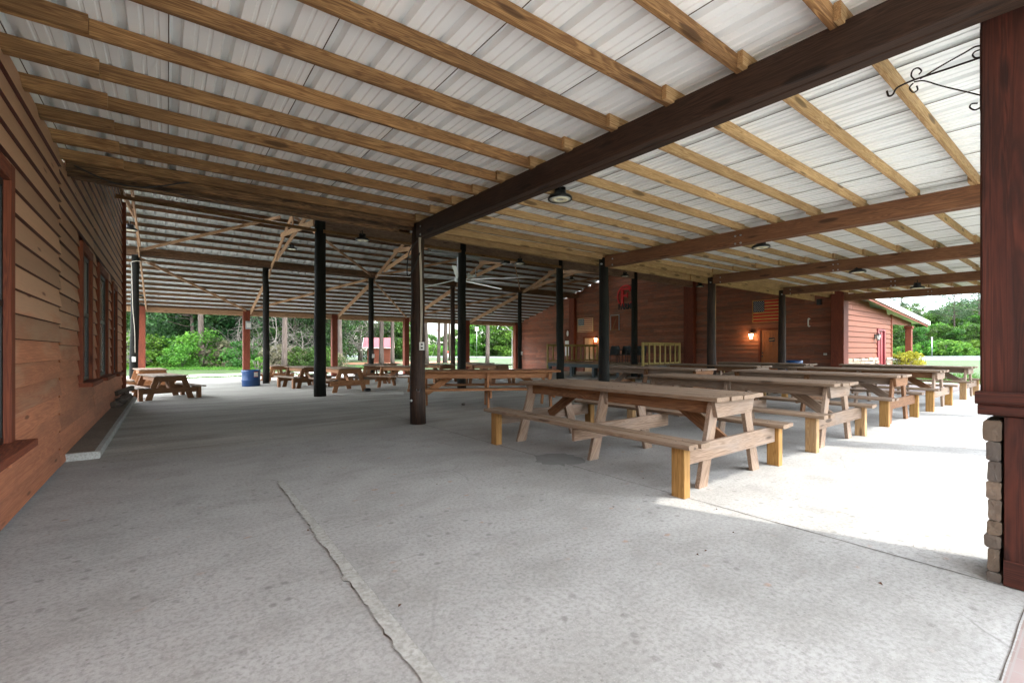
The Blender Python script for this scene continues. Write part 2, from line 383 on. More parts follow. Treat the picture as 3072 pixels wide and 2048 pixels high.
def ground_mat(name, a, b, c3, s1=.5, s2=12, bs=.4):
    m = NT(name); v = m.n('TexCoord').outputs['Object']
    x = m.noise(v, s1, 6, .65); y = m.noise(v, s2, 5, .7)
    c = m.ramp(x, [(.32, a), (.66, b)])
    c = m.mix(m.ramp(y, [(.4, (.0,) * 3), (.65, (.8,) * 3)]), c, c3)
    m.col(c); m.b.inputs['Roughness'].default_value = .9; m.b.inputs['Specular IOR Level'].default_value = .2
    m.bump(y, bs, .05); return m.m
M['grass'] = ground_mat('grass_ground', lin('2a3a1b'), lin('38491f'), lin('223215'))
M['gravel'] = ground_mat('pale_gravel', lin('ccc8c0'), lin('bcb8b0'), lin('a09a92'), .6, 30)
M['asphalt'] = ground_mat('worn_asphalt', lin('5c6064'), lin('54585c'), lin('4c5054'), .3, 25, .1)
M['mulch'] = ground_mat('pine_straw', lin('8a5a40'), lin('a87a5c'), lin('6a4430'), 2, 25)
M['patch'] = ground_mat('patched_concrete', lin('9d9c96'), lin('bab9b4'), lin('898880'), 2.6, 38, .3)
M['crack'] = flat('dark_joint', lin('4a4038'), .9)
M['apron'] = ground_mat('pale_bounce_concrete', lin('b8b8b2'), lin('c4c4be'), lin('a4a49e'), .5, 20, .1)  # for the unseen ground added as a reflector below the ceiling
M['kerb'] = ground_mat('rough_kerb_concrete', lin('a6a7a2'), lin('b8b9b4'), lin('868680'), 4, 60, .3)
M['kerb_dirt'] = ground_mat('dirty_kerb_top', lin('7c7266'), lin('8a8074'), lin('6a6056'), 3, 40, .3)
def paver():
    m = NT('red_brick_paver'); v = m.n('TexCoord').outputs['Object']
    q = m.n('TexBrick'); q.inputs['Scale'].default_value = 4; q.inputs['Color1'].default_value = lin('8e7c78'); q.inputs['Color2'].default_value = lin('827068'); q.inputs['Mortar'].default_value = lin('8c8480'); q.inputs['Mortar Size'].default_value = .015
    m.l(v, q.inputs['Vector']); m.col(m.mix(m.ramp(m.noise(v, 3, 5), [(.4, (0, 0, 0)), (.7, (.5,) * 3)]), q.outputs[0], lin('948a86')))
    m.b.inputs['Roughness'].default_value = .8; return m.m
M['paver'] = paver()
def stone(k=1.0):
    m = NT('field_stone'); rn = m.attr('rn', 'Fac'); v = m.n('TexCoord').outputs['Object']
    c = m.ramp(rn, [(p, tuple(q * k for q in lin(h)[:3])) for p, h in ((0, '84705c'), (.35, '9c866e'), (.6, '6c6660'), (1, 'a8927c'))])
    f = m.noise(v, 12, 6, .7)
    c = m.mix(m.ramp(f, [(.35, (.6,) * 3), (.6, (0, 0, 0))]), c, lin('4e463e'))
    m.col(c); m.b.inputs['Roughness'].default_value = .85; m.bump(f, .6, .02); return m.m
M['stone'] = stone(); M['stone_shaded'] = stone(.42)  # second one is a darker copy, near column's shade put into the colour
def foliage(name, a, b, c):
    m = NT(name); rn = m.attr('rn', 'Fac'); oi = m.n('ObjectInfo').outputs['Random']
    cc = m.ramp(rn, [(0, a), (.5, b), (1, c)])
    hs = m.n('HueSaturation'); m.l(cc, hs.inputs['Color']); m.l(m.math('ADD', m.math('MULTIPLY', oi, .5), .75), hs.inputs['Value'])
    m.l(m.math('ADD', m.math('MULTIPLY', oi, .05), .475), hs.inputs['Hue'])
    m.col(hs.outputs[0]); m.b.inputs['Roughness'].default_value = .55; m.b.inputs['Specular IOR Level'].default_value = .25
    tr = m.n('BsdfTranslucent'); m.l(hs.outputs[0], tr.inputs[0]); mxs = m.n('MixShader'); mxs.inputs[0].default_value = .35
    out = m.t.nodes['Material Output']
    m.l(m.b.outputs[0], mxs.inputs[1]); m.l(tr.outputs[0], mxs.inputs[2]); m.l(mxs.outputs[0], out.inputs[0])
    return m.m
M['leaf'] = foliage('broad_leaves', lin('1e3413'), lin('31501b'), lin('4a7028'))
M['leaf_dark'] = foliage('dark_leaves', lin('182a14'), lin('284420'), lin('3c5c2c'))
M['leaf_bright'] = foliage('bright_leaves', lin('2a4c16'), lin('40681e'), lin('5c862e'))
M['leaf_yellow'] = foliage('yellow_leaves', lin('68641a'), lin('847f24'), lin('9c963c'))
M['needle'] = foliage('pine_needles', lin('22361f'), lin('364e30'), lin('4a623c'))
M['dry'] = foliage('dry_brush_leaves', lin('4c5638'), lin('68684c'), lin('7c7660'))

# ------------------------------------------------------------------ ground and floor
def sheet(xs, ys, dz, hole=None):
    mb = MB(); vs = [(x, y, zf(y) + dz) for y in ys for x in xs]; n = len(xs)
    fs = [(j * n + i, j * n + i + 1, (j + 1) * n + i + 1, (j + 1) * n + i) for j in range(len(ys) - 1) for i in range(n - 1)]
    mb.add(vs, fs, vs); return mb
def rng(a, b, n): return [a + (b - a) * i / n for i in range(n + 1)]
struct('ground', sheet([-900, -100, -20, 0, 20, 60, 200, 1500], [-900, -60, -6, 0, 11, 15, 20, 25, 30, 60, 150, 1500], -.07), M['grass'])
struct('floor', sheet(rng(-7, 23.9, 6), [.26, 4, 7.44, 11, 13, 15, 17, 19, 21, 23, 25.2], 0), M['concrete'])
struct('path', sheet([-7, 3.75, 24, 26], [-1.1, -.5, 0, .262], -.006), M['paver'])
struct('bounce_pavement', sheet([-30, 0, 7.5], [-16, -8, -1.1], -.016), M['apron'])  # unseen pale ground added to bounce sun up to the ceiling
struct('brick_paving', sheet([17.8, 21, 24.6], [2.95, 5, 7.3], .004), M['paver'])
struct('gravel_drive', sheet([-70, -20, 0, 12, 24.5], [25.1, 27, 30, 32.3], -.035), M['gravel'])
struct('gravel_track', sheet([-70, -20, 0, 16], [34.6, 36, 37.6], -.05), M['gravel'])
# near edges of the two carriageways run roughly level across the view
def strip(name, pts_near, pts_far, dz, mat):
    mb = MB(); n = len(pts_near)
    vs = [Vector((p[0], p[1], zf(p[1]) + dz)) for p in pts_near] + [Vector((p[0], p[1], zf(p[1]) + dz)) for p in pts_far]
    mb.add(vs, [(i, i + 1, n + i + 1, n + i) for i in range(n - 1)], vs); return struct(name, mb, mat)
def P2(x, dep): q = ray(x, HZ) * dep; return (q.x, q.y)
pn = [(200, 128), (1250, 108), (1410, 101), (1560, 95), (2300, 72), (2740, 63), (2960, 62), (3600, 66)]
pf = [(200, 150), (1250, 124), (1410, 117), (1560, 110), (2300, 100), (2740, 98), (2960, 98), (3600, 105)]
strip('road', [P2(*p) for p in pn], [P2(*p) for p in pf], -.03, M['asphalt'])
strip('road_beyond', [P2(x, d + 12) for x, d in pf], [P2(x, d + 24) for x, d in pf], -.03, M['asphalt'])
mb = MB()
for (x0, y0, x1, y1) in ((29.5, 5.7, 36, 7.5),):
    vs = [(x0, y0, -.04), (x1, y0, -.04), (x1, y1, -.04), (x0, y1, -.04)]; mb.add(vs, [(0, 1, 2, 3)], vs)
struct('mulch_bed', mb, M['mulch'])
mb = MB(); c = P2(1180, 60)
vs = [(c[0] + 13 * math.cos(a) * (1 + .2 * math.sin(3 * a)), c[1] + 4.5 * math.sin(a), -.36) for a in [i * math.pi / 12 for i in range(24)]]
mb.add(vs, [tuple(range(24))], vs); struct('pine_straw_bed', mb, M['mulch'])
# raised kerb beside the cabin wall
k = MB(); k.box((-1.0, 7.36, 0), (-.64, 15.4, .085), .012); kb = struct('kerb', k, M['kerb'])
k = MB(); k.box((-1.0, 7.40, .08), (-.70, 15.3, .089), .003); struct('kerb_top', k, M['kerb_dirt'])
# patched trench across the slab: ragged on its left side
rs = random.Random(3); L = []; Rr = []
y = .3; ys = []
while y < 4.97: ys.append(y); y += .03
ys.append(5.0)
for i, yy in enumerate(ys):
    r_ = .865 + .0146 * (yy - 1.4) + rs.gauss(0, .0012); wd = .08 - .008 * (yy - 1.4)
    L.append((r_ - wd + rs.gauss(0, .0035) + .004 * math.sin(yy * 9) + .003 * math.sin(yy * 23) - (.016 if rs.random() < .06 else 0), yy)); Rr.append((r_, yy))
def two(name, A, B, z, mat):
    mb = MB(); vs = [(x, y, z) for x, y in A] + [(x, y, z) for x, y in B]; n = len(A)
    mb.add(vs, [(i, n + i, n + i + 1, i + 1) for i in range(n - 1)], vs); return struct(name, mb, mat)
two('floor_patch_edge', [(x + .002 - .010 * max(0, math.sin(i * .53) * math.sin(i * .17 + 1) - .1), y) for i, (x, y) in enumerate(L)], [(x + .003, y) for x, y in Rr], .003, M['crack'])
two('floor_patch', L, Rr, .007, M['patch'])
# sawn joints
def joint(name, p, q, wd, seed):
    r2 = random.Random(seed); p = Vector(p); q = Vector(q); d = (q - p); n = int(d.length / .15); nn = Vector((-d.y, d.x)).normalized()
    A = []; B = []
    for i in range(n + 1):
        t = p + d * i / n + nn * r2.gauss(0, wd * .25); ww = wd * (.6 + r2.random() * .8)
        A.append(t - nn * ww / 2); B.append(t + nn * ww / 2)
    mb = MB(); vs = [(v.x, v.y, zf(v.y) + .003) for v in A] + [(v.x, v.y, zf(v.y) + .003) for v in B]; m = len(A)
    mb.add(vs, [(i, m + i, m + i + 1, i + 1) for i in range(m - 1)], vs); struct(name, mb, M['crack'])
joint('floor_joint', (3.68, .27), (3.58, 7.4), .008, 1)
joint('floor_joint', (-.62, 7.42), (23.2, 7.36), .007, 2)
joint('floor_joint', (3.6, 7.5), (3.5, 14), .006, 3)
joint('floor_joint', (-.9, 14.1), (23.2, 14.1), .01, 4)
joint('floor_joint', (8.4, .3), (8.4, 14), .006, 5)
joint('floor_joint', (13.2, .3), (13.2, 14), .006, 6)
joint('floor_joint', (2.61, .268), (24, .268), .006, 7)
# grey mortar patch under the first table
mb = MB(); c0 = G(1690, 1385); rs = random.Random(5)
vs = [(c0.x + .05 + .28 * math.cos(a) * (1 + rs.gauss(0, .1)), c0.y + .12 + .3 * math.sin(a) * (1 + rs.gauss(0, .1)), .005) for a in [i * math.pi / 14 for i in range(28)]]
mb.add(vs, [tuple(range(28))], vs); struct('floor_mortar_patch', mb, flat('dark_mortar', lin('7c7c7a'), .8))

# ------------------------------------------------------------------ roofs
GX = [-1.05, 3.55, 8.35, 13.15, 18.05]          # the post grid
def roofN(X, Y): return 3.59 + .02 * (Y - 5) + .01 * (X - 3.5)
def roofO(Y): return 6.69 - .276 * abs(Y - 18.5)
def ribbed(x0, x1, path, zfun, seam=3):
    mb = MB(); prof = []; x = x0; i = 0
    while x < x1:
        prof += [(x, 0), (x + .014, .055), (x + .062, .055), (x + .076, 0), (x + .135, 0), (x + .142, .010), (x + .158, .010), (x + .165, 0),
                 (x + .218, 0), (x + .225, .010), (x + .241, .010), (x + .248, 0)]
        x += .305
    vs = []
    for Y in path:
        for (px, pz) in prof: vs.append((px, Y, zfun(px, Y) + pz))
    n = len(prof)
    fs = [(j * n + i, j * n + i + 1, (j + 1) * n + i + 1, (j + 1) * n + i) for j in range(len(path) - 1) for i in range(n - 1)]
    mb.add(vs, fs, vs, .5); return mb

sh = thing('open_shelter', 'low open shelter roof of white ribbed metal on long wooden purlins and stained beams', 'shelter')
ribbed(-7, 4.49, [-.42, 3.5, 7.6], roofN).build('metal_roof', M['sheet'], sh)
ribbed(4.51, 24.6, [-.42, 3.5, 7.6], roofN).build('metal_roof', M['sheet'], sh)
pr = MB(); pr.prism([(.5, -.43), (5.0, -.43), (6.0, -2.9), (.5, -2.9)], .03, Matrix.Translation((0, 0, 3.5))); pr.build('unseen_shade_roof', M['sheet'], sh)  # unseen roof piece, added and skewed only to shade the near floor
# dark seam laps every third rib
mb = MB(); x = -.9
while x < 24:
    y0 = -.4
    mb.beam((x - .008, y0, roofN(x, y0) - .002), (x - .008, 7.5, roofN(x, 7.5) - .002), .006, .003, ch=0); x += .915
mb.build('seam', M['crack'], sh)
pY = [7.25 - .615 * i for i in range(13)]
for i, Y in enumerate(pY):
    a = MB(); b = MB()
    z = lambda X: roofN(X, Y) - .062
    a.beam((-.95, Y, z(-.95)), (3.72, Y, z(3.6)), .042, .118)
    a.beam((-2.5, Y - .045, z(-2.5)), (-.42, Y - .045, z(-.4)), .042, .118)
    a.build('purlin', M['purlin'], sh)
    for k in range(5):
        xa = GX[1] + 4.8 * k if k else 3.55
        xb = xa + 4.8 if k < 4 else 24.4
        dy = -.045 if k % 2 == 0 else 0
        b.beam((xa - (.16 + .05 * random.random()), Y + dy, z(xa)), (xb + .16, Y + dy, z(xb)), .042, .118)
    b.build('purlin', M['purlin_new'], sh)
for k in range(5):
    X = 3.56 + 4.8 * k if k < 4 else 23.0
    X = [3.56, 8.45, 13.32, 18.22, 22.95][k]
    dz = [0, .03, .06, .09, .14][k]
    mt = [M['beam_dark'], M['beam_red'], M['beam_red'], M['beam_red'], M['beam_red']][k]
    b = MB()
    b.beam((X - .05, .05, 3.27 + dz), (X - .05, 7.34, 3.395 + dz), .1, .26, ch=.008); b.beam((X + .055, .05, 3.268 + dz), (X + .055, 7.34, 3.393 + dz), .1, .26, ch=.008)
    bo = b.build('beam', mt, sh)
    for yy in ((4.1, 4.2, 7.1) if k else (7.15,)):
        for zz in (-.07, .07): bt = MB(); bt.lathe((X - .105, yy, 3.225 + .0172 * yy + zz + dz), [(.018, -.012), (.018, 0), (0.001, 0)], 8, 'x'); bt.build('bolt', M['galv'], bo)
h = MB(); h.beam((-.95, 7.43, 3.50), (3.5, 7.43, 3.56), .04, .19); h.beam((-.95, 7.52, 3.47), (3.62, 7.52, 3.52), .045, .2); h.build('header', M['old_wood'], sh)
h = MB(); h.beam((3.6, 7.43, 3.55), (18, 7.43, 3.65), .04, .2); h.beam((18, 7.43, 3.65), (23.2, 7.43, 3.68), .04, .2); h.build('header', M['purlin_new'], sh)
# fascia closing the open right end
h = MB(); h.beam((24.55, -.4, 3.7), (24.55, 7.4, 3.85), .04, .3); h.build('fascia', M['red_trim'], sh)
for k, X in enumerate((3.54, 8.43, 13.31, 18.25)):
    p = MB(); zt = 3.52
    rj = random.Random(k); pts = [(X + rj.gauss(0, .006), 7.44 + rj.gauss(0, .006), zz) for zz in rng(-.02, zt, 8)]
    p.tube(pts, [.14 - .004 * i for i in range(9)], 18, jit=.03); po = p.build('post', M['log'] if k != 1 else M['log_black'], sh)
    po['label'] = ['brown log post with electrical outlet and cables', 'black log post behind the first table', 'log post with a new board nailed behind', 'dark log post beside the bright flag'][k]
    for zz in (3.36, .42): bt = MB(); bt.lathe((X - .14, 7.38, zz), [(.001, -.03), (.022, -.03), (.022, 0)], 8, 'x'); bt.build('bolt', M['galv'], po)
nb = MB(); nb.beam((13.31 + .21, 7.5, 0), (13.31 + .21, 7.5, 3.42), .09, .14, (0, 1, 0)); nb.build('backing_board', M['post_yellow'], sh)

ob = thing('old_barn', 'big open barn with ribbed metal gable roof on black poles, trusses and red eave columns', 'barn')
XL, XR = -2.2, 23.6
ribbed(XL, XR, [7.5, 13, 18.45], lambda X, Y: roofO(Y)).build('metal_roof', M['sheet_old'], ob)
ribbed(XL, XR, [18.55, 23, 30.4], lambda X, Y: roofO(Y)).build('metal_roof', M['sheet_old'], ob)
# lean-to joists between the two roofs, seen edge on
for i in range(9):
    Y = 7.95 + .6 * i; z = roofO(Y) - .17 + random.uniform(-.05, .05)
    a = MB(); a.beam((-1.0, Y, z), (3.62, Y, z), .045, .27); a.build('joist', M['old_wood'], ob)
    b = MB()
    for k in range(4):
        xa = 3.4 + 4.8 * k; b.beam((xa, Y + .05 * (k % 2), z), (min(xa + 5.1, 23.2), Y + .05 * (k % 2), z), .045, .25)
    if i < 7: b.build('joist', M['purlin_new'], ob)
rows = [14.5 + .6 * i for i in range(6)] + [18.9 + .6 * i for i in range(7)] + [23.25 + .585 * i for i in range(12)]
for Y in rows:
    a = MB(); x = XL; s = 0
    while x < XR:
        x2 = min(x + 4.9 + random.random() * .4, XR); a.beam((x - .3, Y + .04 * (s % 2), roofO(Y) - .066), (x2, Y + .04 * (s % 2), roofO(Y) - .066), .05, .125); x = x2; s += 1
    a.build('purlin', M['barn_purlin'], ob)
h = MB(); h.beam((XL, 22.9, 5.1), (XR - .3, 22.9, 5.1), .05, .2); h.beam((XL, 23.12, 5.05), (XR - .3, 23.12, 5.05), .05, .16); h.build('plate_beam', M['barn_purlin'], ob)
h = MB(); h.beam((XL, 29.45, 3.36), (XR, 29.45, 3.40), .05, .24); h.beam((XL, 30.38, 3.36), (XR, 30.38, 3.38), .03, .16); h.build('eave_beam', M['barn_wood'], ob)
h = MB()
for k in range(1, 5):
    xa = GX[k]; xb = GX[k + 1] if k < 4 else 23.1
    h.beam((xa + .14, 13.98, 4.93), (xb - .1, 13.98, 4.93), .12, .36)
h.build('lintel', M['lintel'], ob)
h = MB(); h.beam((-1, 13.8, 4.83), (3.4, 13.8, 4.73), .04, .09); h.beam((3.6, 13.78, 4.73), (8.2, 13.78, 4.76), .04, .09); h.beam((8.4, 13.8, 4.72), (13, 13.8, 4.74), .04, .09); h.build('nailer', M['purlin'], ob)
for k, X in enumerate(GX):
    for (Y, zt, rad, mt, nm) in ((23.0, 5.06, .135, M['log_black'] if k != 3 else M['log'], 'post'), (14.0, 5.12, .165 - .01 * (k > 1), M['log_black'], 'post')):
        if Y == 14 and k == 0: continue
        p = MB(); rj = random.Random(k * 7 + int(Y)); lean = rj.gauss(0, .03)
        pts = [(X + rj.gauss(0, .008) + lean * t, Y + rj.gauss(0, .008), zf(Y) - .02 + (zt - zf(Y)) * t) for t in rng(0, 1, 9)]
        p.tube(pts, [rad * (1.03 - .012 * i) for i in range(10)], 16, jit=.03); p.build(nm, mt, ob)
    r_ = MB(); r_.beam((X + .2, 29.4, 3.42), (X + .2, 23.1, 4.9), .045, .24); r_.build('rafter', M['barn_wood'], ob)
    r_ = MB()
    r_.beam((X + .18, 22.95, 5.0), (X + .18, 18.5, 6.38), .045, .2); r_.beam((X + .18, 18.45, 6.38), (X + .18, 13.9, 5.12), .045, .2)
    r_.beam((X + .24, 21.9, 5.24), (X + .24, 16.2, 5.92), .04, .19); r_.beam((X + .13, 15.2, 5.32), (X + .13, 20.4, 5.96), .04, .19)
    r_.beam((X + .185, 18.5, 5.7), (X + .185, 18.5, 6.3), .04, .14, (0, 1, 0)); r_.build('truss', M['barn_wood'], ob)
EX = GX + [22.75]
for k, X in enumerate(EX):
    c = MB(); c.box((X - .17, 29.33, -.4), (X + .17, 29.67, 3.5), .012); c.build('column', M['red_column'], ob)
def brace(a, b): q = MB(); q.beam(a, b, .04, .11); q.build('brace', M['barn_wood'], ob)
r23, r29 = 5.02, 3.45
brace((GX[0] + .1, 22.9, 5.15), (GX[1] - .2, 18.7, 6.25)); brace((GX[0] + .1, 23.1, 4.95), (GX[1] - .05, 29.2, 3.52))
brace((GX[1] + .15, 29.2, 3.55), (GX[2] - .1, 23.2, 4.95)); brace((GX[1] + .2, 18.2, 6.2), (GX[2] - .1, 22.8, 5.12))
brace((GX[2] + .1, 23.1, 4.95), (GX[3] - .1, 29.2, 3.55)); brace((GX[2] + .15, 22.8, 5.1), (GX[3] - .1, 18.8, 6.2))
brace((GX[3] + .15, 29.2, 3.55), (GX[4] - .1, 23.2, 4.98)); brace((GX[3] + 1.9, 19.6, 5.9), (GX[4] - .1, 22.85, 5.15)); brace((GX[4] + .1, 22.9, 5.1), (22.4, 19.5, 6.0))
h = MB(); h.box((XL, 29.9, 3.46), (XR, 29.93, 3.5)); h.build('soffit_board', M['barn_wood'], ob)
gt = MB(); gt.tube([(22.3, 30.45, 3.35), (22.5, 30.4, 3.2), (22.56, 30.2, 3.0), (22.56, 29.75, 2.9), (22.56, 29.75, -.3)], .04, 8); gt.build('downpipe', M['white_trim'], ob)

# ------------------------------------------------------------------ lap-sided walls
def lap(mb, o, d, n, length, z0, ztop, ex, holes=(), runs=(3, 5), th=.034, tilt=.15, seed=1, joints=None):
    """o: start point, d: unit along the wall, n: unit outwards, ztop(t): height; holes: (t0,t1,z0,z1)"""
    rr = random.Random(seed); o = Vector(o); d = Vector(d); n = Vector(n); z = z0
    zmax = max(ztop(0), ztop(length), ztop(length / 2)); up = (Vector((0, 0, 1)) - n * tilt).normalized()
    while z < zmax:
        cuts = [0.0]
        if joints: cuts += [j for j in joints]
        else:
            t = rr.uniform(.6, runs[1])
            while t < length - .3: cuts.append(t); t += rr.uniform(*runs)
        cuts.append(length)
        for a, b in zip(cuts[:-1], cuts[1:]):
            segs = [(a, b)]
            for (h0, h1, hz0, hz1) in holes:
                if z + ex > hz0 + .03 and z < hz1 - .03:
                    ns = []
                    for (u, v) in segs:
                        if h1 <= u or h0 >= v: ns.append((u, v)); continue
                        if h0 > u: ns.append((u, h0))
                        if h1 < v: ns.append((h1, v))
                    segs = ns
            for (u, v) in segs:
                # keep to the part under the roof line
                N = 24; ok = [i for i in range(N + 1) if ztop(u + (v - u) * i / N) >= z + ex * .6]
                if not ok: continue
                u2 = u + (v - u) * ok[0] / N; v2 = u + (v - u) * ok[-1] / N
                if v2 - u2 < .05: continue
                g = rr.gauss(0, .0015)
                base = o + n * (.014 + g) + Vector((0, 0, z + ex / 2 + .006 + rr.gauss(0, .0025)))
                mb.beam(base + d * (u2 + .002), base + d * (v2 - .002), th, ex + .03, up, .002, rr.random())
        z += ex

# the cabin on the left
cb = thing('cabin', 'red-brown lap-sided cabin with tall narrow windows along the left edge', 'cabin')
wins = [(8.41, 9.50, .86, 2.78), (10.32, 11.80, .84, 2.78), (12.80, 13.85, .80, 2.76)]
def ctop(Y): return roofN(-1, Y) - .02 if Y < 7.5 else roofO(Y) - .03
mb = MB()
lap(mb, (-.97, -3, 0), (0, 1, 0), (1, 0, 0), 9.97, .05, lambda t: ctop(t - 3), .192, [(6.4, 7.95, .55, 2.62)], seed=3, joints=[5.2])
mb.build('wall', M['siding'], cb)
mb = MB()
lap(mb, (-.985, 6.98, 0), (0, 1, 0), (1, 0, 0), 8.8, .02, lambda t: ctop(t + 6.98), .192, [(a - 6.98, b - 6.98, c, d) for a, b, c, d in wins], seed=4, joints=[3.0])
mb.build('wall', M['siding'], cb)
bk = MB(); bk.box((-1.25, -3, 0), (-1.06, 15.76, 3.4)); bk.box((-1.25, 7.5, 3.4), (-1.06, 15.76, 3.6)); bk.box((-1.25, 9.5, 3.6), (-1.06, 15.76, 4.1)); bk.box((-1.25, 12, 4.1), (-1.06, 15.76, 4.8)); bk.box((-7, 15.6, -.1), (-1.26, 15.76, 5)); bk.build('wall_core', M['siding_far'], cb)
ft = MB(); ft.box((-1.0, -3, -.02), (-.962, 7.35, .05)); ft.build('footing', M['kerb'], cb)
ct = MB(); ct.beam((-.94, 15.82, 0), (-.94, 15.82, 5.2), .14, .12, (0, 1, 0)); ct.build('corner_board', M['red_trim'], cb)
for (a, b, c, d) in wins + [(3.45, 4.98, .62, 2.66)]:
    f = MB(); xx = -.935
    for yy in (a + .055, b - .055): f.beam((xx, yy, c), (xx, yy, d), .05, .11, (0, 1, 0))
    f.beam((xx, a + .11, d - .06), (xx, b - .11, d - .06), .05, .12)
    fo = f.build('window', M['red_trim'], cb)
    q = MB(); q.beam((-.885, a - .06, c - .03), (-.885, b + .06, c - .03), .17, .055); q.build('sill', M['red_trim'], fo)
    q = MB(); m = (c + d) / 2
    for zz in (c + .025, m, d - .145): q.beam((-.965, a + .11, zz), (-.965, b - .11, zz), .03, .05)
    for yy in (a + .13, b - .13): q.beam((-.966, yy, c), (-.966, yy, d - .12), .03, .04, (0, 1, 0))
    q.build('sash', M['black'], fo)
    lower = M['pane_pale'] if 10 < a < 12 else M['glass']
    q = MB(); q.box((-1.02, a + .11, c), (-.972, b - .11, m), 0); q.build('pane', lower, fo)
    q = MB(); q.box((-1.02, a + .11, m), (-.972, b - .11, d - .12), 0); q.build('pane', M['pane_pale'], fo)

# the big barn building across the back right
WX = 23.3
bb = thing('barn_building', 'tall dark red-brown timber building wall under the gable roof, with wide pilasters', 'building')
D1 = (9.50, 10.45, 0, 2.27); D2 = (21.50, 22.32, -.2, 2.14)
def btop(Y): return roofO(Y) - .02 if Y > 14 else 5.4
mb = MB()
lap(mb, (WX, 7.35, 0), (0, 1, 0), (-1, 0, 0), 22.35, -.3, lambda t: btop(t + 7.35), .205, [(D1[0] - 7.35, D1[1] - 7.35, -1, D1[3]), (D2[0] - 7.35, D2[1] - 7.35, -1, D2[3])], (3.2, 6.0), seed=9)
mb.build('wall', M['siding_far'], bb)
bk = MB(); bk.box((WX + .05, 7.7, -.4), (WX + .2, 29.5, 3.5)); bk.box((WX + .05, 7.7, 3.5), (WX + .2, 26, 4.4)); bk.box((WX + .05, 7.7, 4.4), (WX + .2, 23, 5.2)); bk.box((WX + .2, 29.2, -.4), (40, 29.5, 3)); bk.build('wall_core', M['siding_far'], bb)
for (y0, y1, z1) in ((23.1, 23.62, 5.3), (13.9, 14.5, 5.1)):
    p = MB(); p.box((WX - .28, y0, -.3), (WX - .03, y1, z1), .01); p.build('pilaster', M['red_column'], bb)
p = MB(); p.box((22.78, 6.86, -.05), (23.36, 7.34, 3.95), .01); p.build('corner_column', M['red_column'], bb)
def door(par, D, mat, side=-1, lab=None):
    y0, y1, z0, z1 = D; f = MB(); X = WX - .02
    f.beam((X, y0 - .05, z0), (X, y0 - .05, z1 + .1), .1, .1, (0, 1, 0)); f.beam((X, y1 + .05, z0), (X, y1 + .05, z1 + .1), .1, .1, (0, 1, 0)); f.beam((X, y0, z1 + .05), (X, y1, z1 + .05), .1, .1)
    f.build('door_frame', M['red_trim'], par)
    d = MB(); d.box((X - .0, y0 + .01, z0 + .01), (X + .045, y1 - .01, z1 - .01), .003)
    do = d.build('door', mat, par, label=lab)
    pn_ = MB(); w_ = y1 - y0
    for (u0, u1) in ((.13, .45), (.55, .87)):
        for (v0, v1) in ((.10, .40), (.48, .78), (.83, .95)):
            for (a, b, c, e) in ((u0, u1, v0, v0 + .012), (u0, u1, v1 - .012, v1), (u0, u0 + .04, v0, v1), (u1 - .04, u1, v0, v1)):
                pn_.box((X - .012, y0 + a * w_, z0 + c * (z1 - z0)), (X, y0 + b * w_, z0 + e * (z1 - z0)), .002)
    pn_.build('panel_moulding', mat, do)
    kn = MB(); kn.lathe((X - .05, y1 - .09, 1.0), [(.001, -.03), (.03, -.02), (.03, .02), (.001, .03)], 12, 'x'); kn.lathe((X - .02, y1 - .09, 1.17), [(.001, -.02), (.03, -.01), (.03, .02)], 12, 'x'); kn.build('handle', M['black'], do)
    return do
door(bb, D1, M['door_wood'], lab='varnished orange six-panel door with black plaque')
door(bb, D2, M['door_pale'], lab='pale unvarnished six-panel door behind the stage railing')
# single-storey annex beyond the corner
an = thing('annex', 'sunlit red-brown annex with stone base and sloping roof edged by white fascia', 'annex')
AY = 7.62
def atop(t): return 4.15 - .082 * t
mb = MB()
lap(mb, (23.42, AY, 0), (1, 0, 0), (0, -1, 0), 9.3, .92, lambda t: atop(t) - .02, .26, [(6.75, 8.05, -1, 2.42)], (9, 12), seed=12)
mb.build('wall', M['siding_bright'], an)
bk = MB(); bk.box((23.4, AY + .05, 0), (32.7, AY + .2, 3.3)); bk.box((32.55, AY + .2, 0), (32.7, 24, 3.3)); bk.build('wall_core', M['siding_bright'], an)
cbd = MB(); cbd.beam((32.74, AY - .03, .5), (32.74, AY - .03, 3.32), .12, .1, (0, 1, 0)); cbd.build('corner_board', M['red_trim'], an)
g = MB(); g.prism([(32.8, 2.78), (36.9, 2.78), (36.9, 3.02), (32.8, 3.30)], .06, Matrix(((1, 0, 0, 0), (0, 0, -1, AY), (0, 1, 0, 0), (0, 0, 0, 1)))); g.build('porch_gable', M['siding_bright'], an)
rf = MB(); rf.prism([(23.55, 4.28), (38.9, 3.02), (38.9, 3.06), (23.55, 4.34)], -17, Matrix(((1, 0, 0, 0), (0, 0, -1, 7.1), (0, 1, 0, 0), (0, 0, 0, 1)))); ro = rf.build('roof', M['sheet'], an)
fb = MB(); fb.beam((23.5, 7.07, 4.28), (38.95, 7.07, 3.01), .03, .27); fb.build('fascia', M['white_trim'], ro)
fb = MB(); fb.beam((23.5, 7.13, 4.12), (38.7, 7.13, 2.87), .03, .2); fb.box((23.5, 7.15, 3.9), (23.6, 7.6, 4.0)); fb.build('rake_board', M['red_trim'], ro)
rs = random.Random(4)
for (sa, sb) in ((23.45, 30.1), (31.5, 32.62)):
    st = MB()
    for row in range(6):
        x = sa; zz = row * .15
        while x < sb - .05:
            wd = rs.uniform(.25, .7); hh = rs.uniform(.11, .165)
            st.box((x, AY - .1 - rs.uniform(0, .05), zz), (min(x + wd, sb) - .01, AY + .02, zz + hh), .02, rs.random()); x += wd
    st.build('stone_base', M['stone'], an)
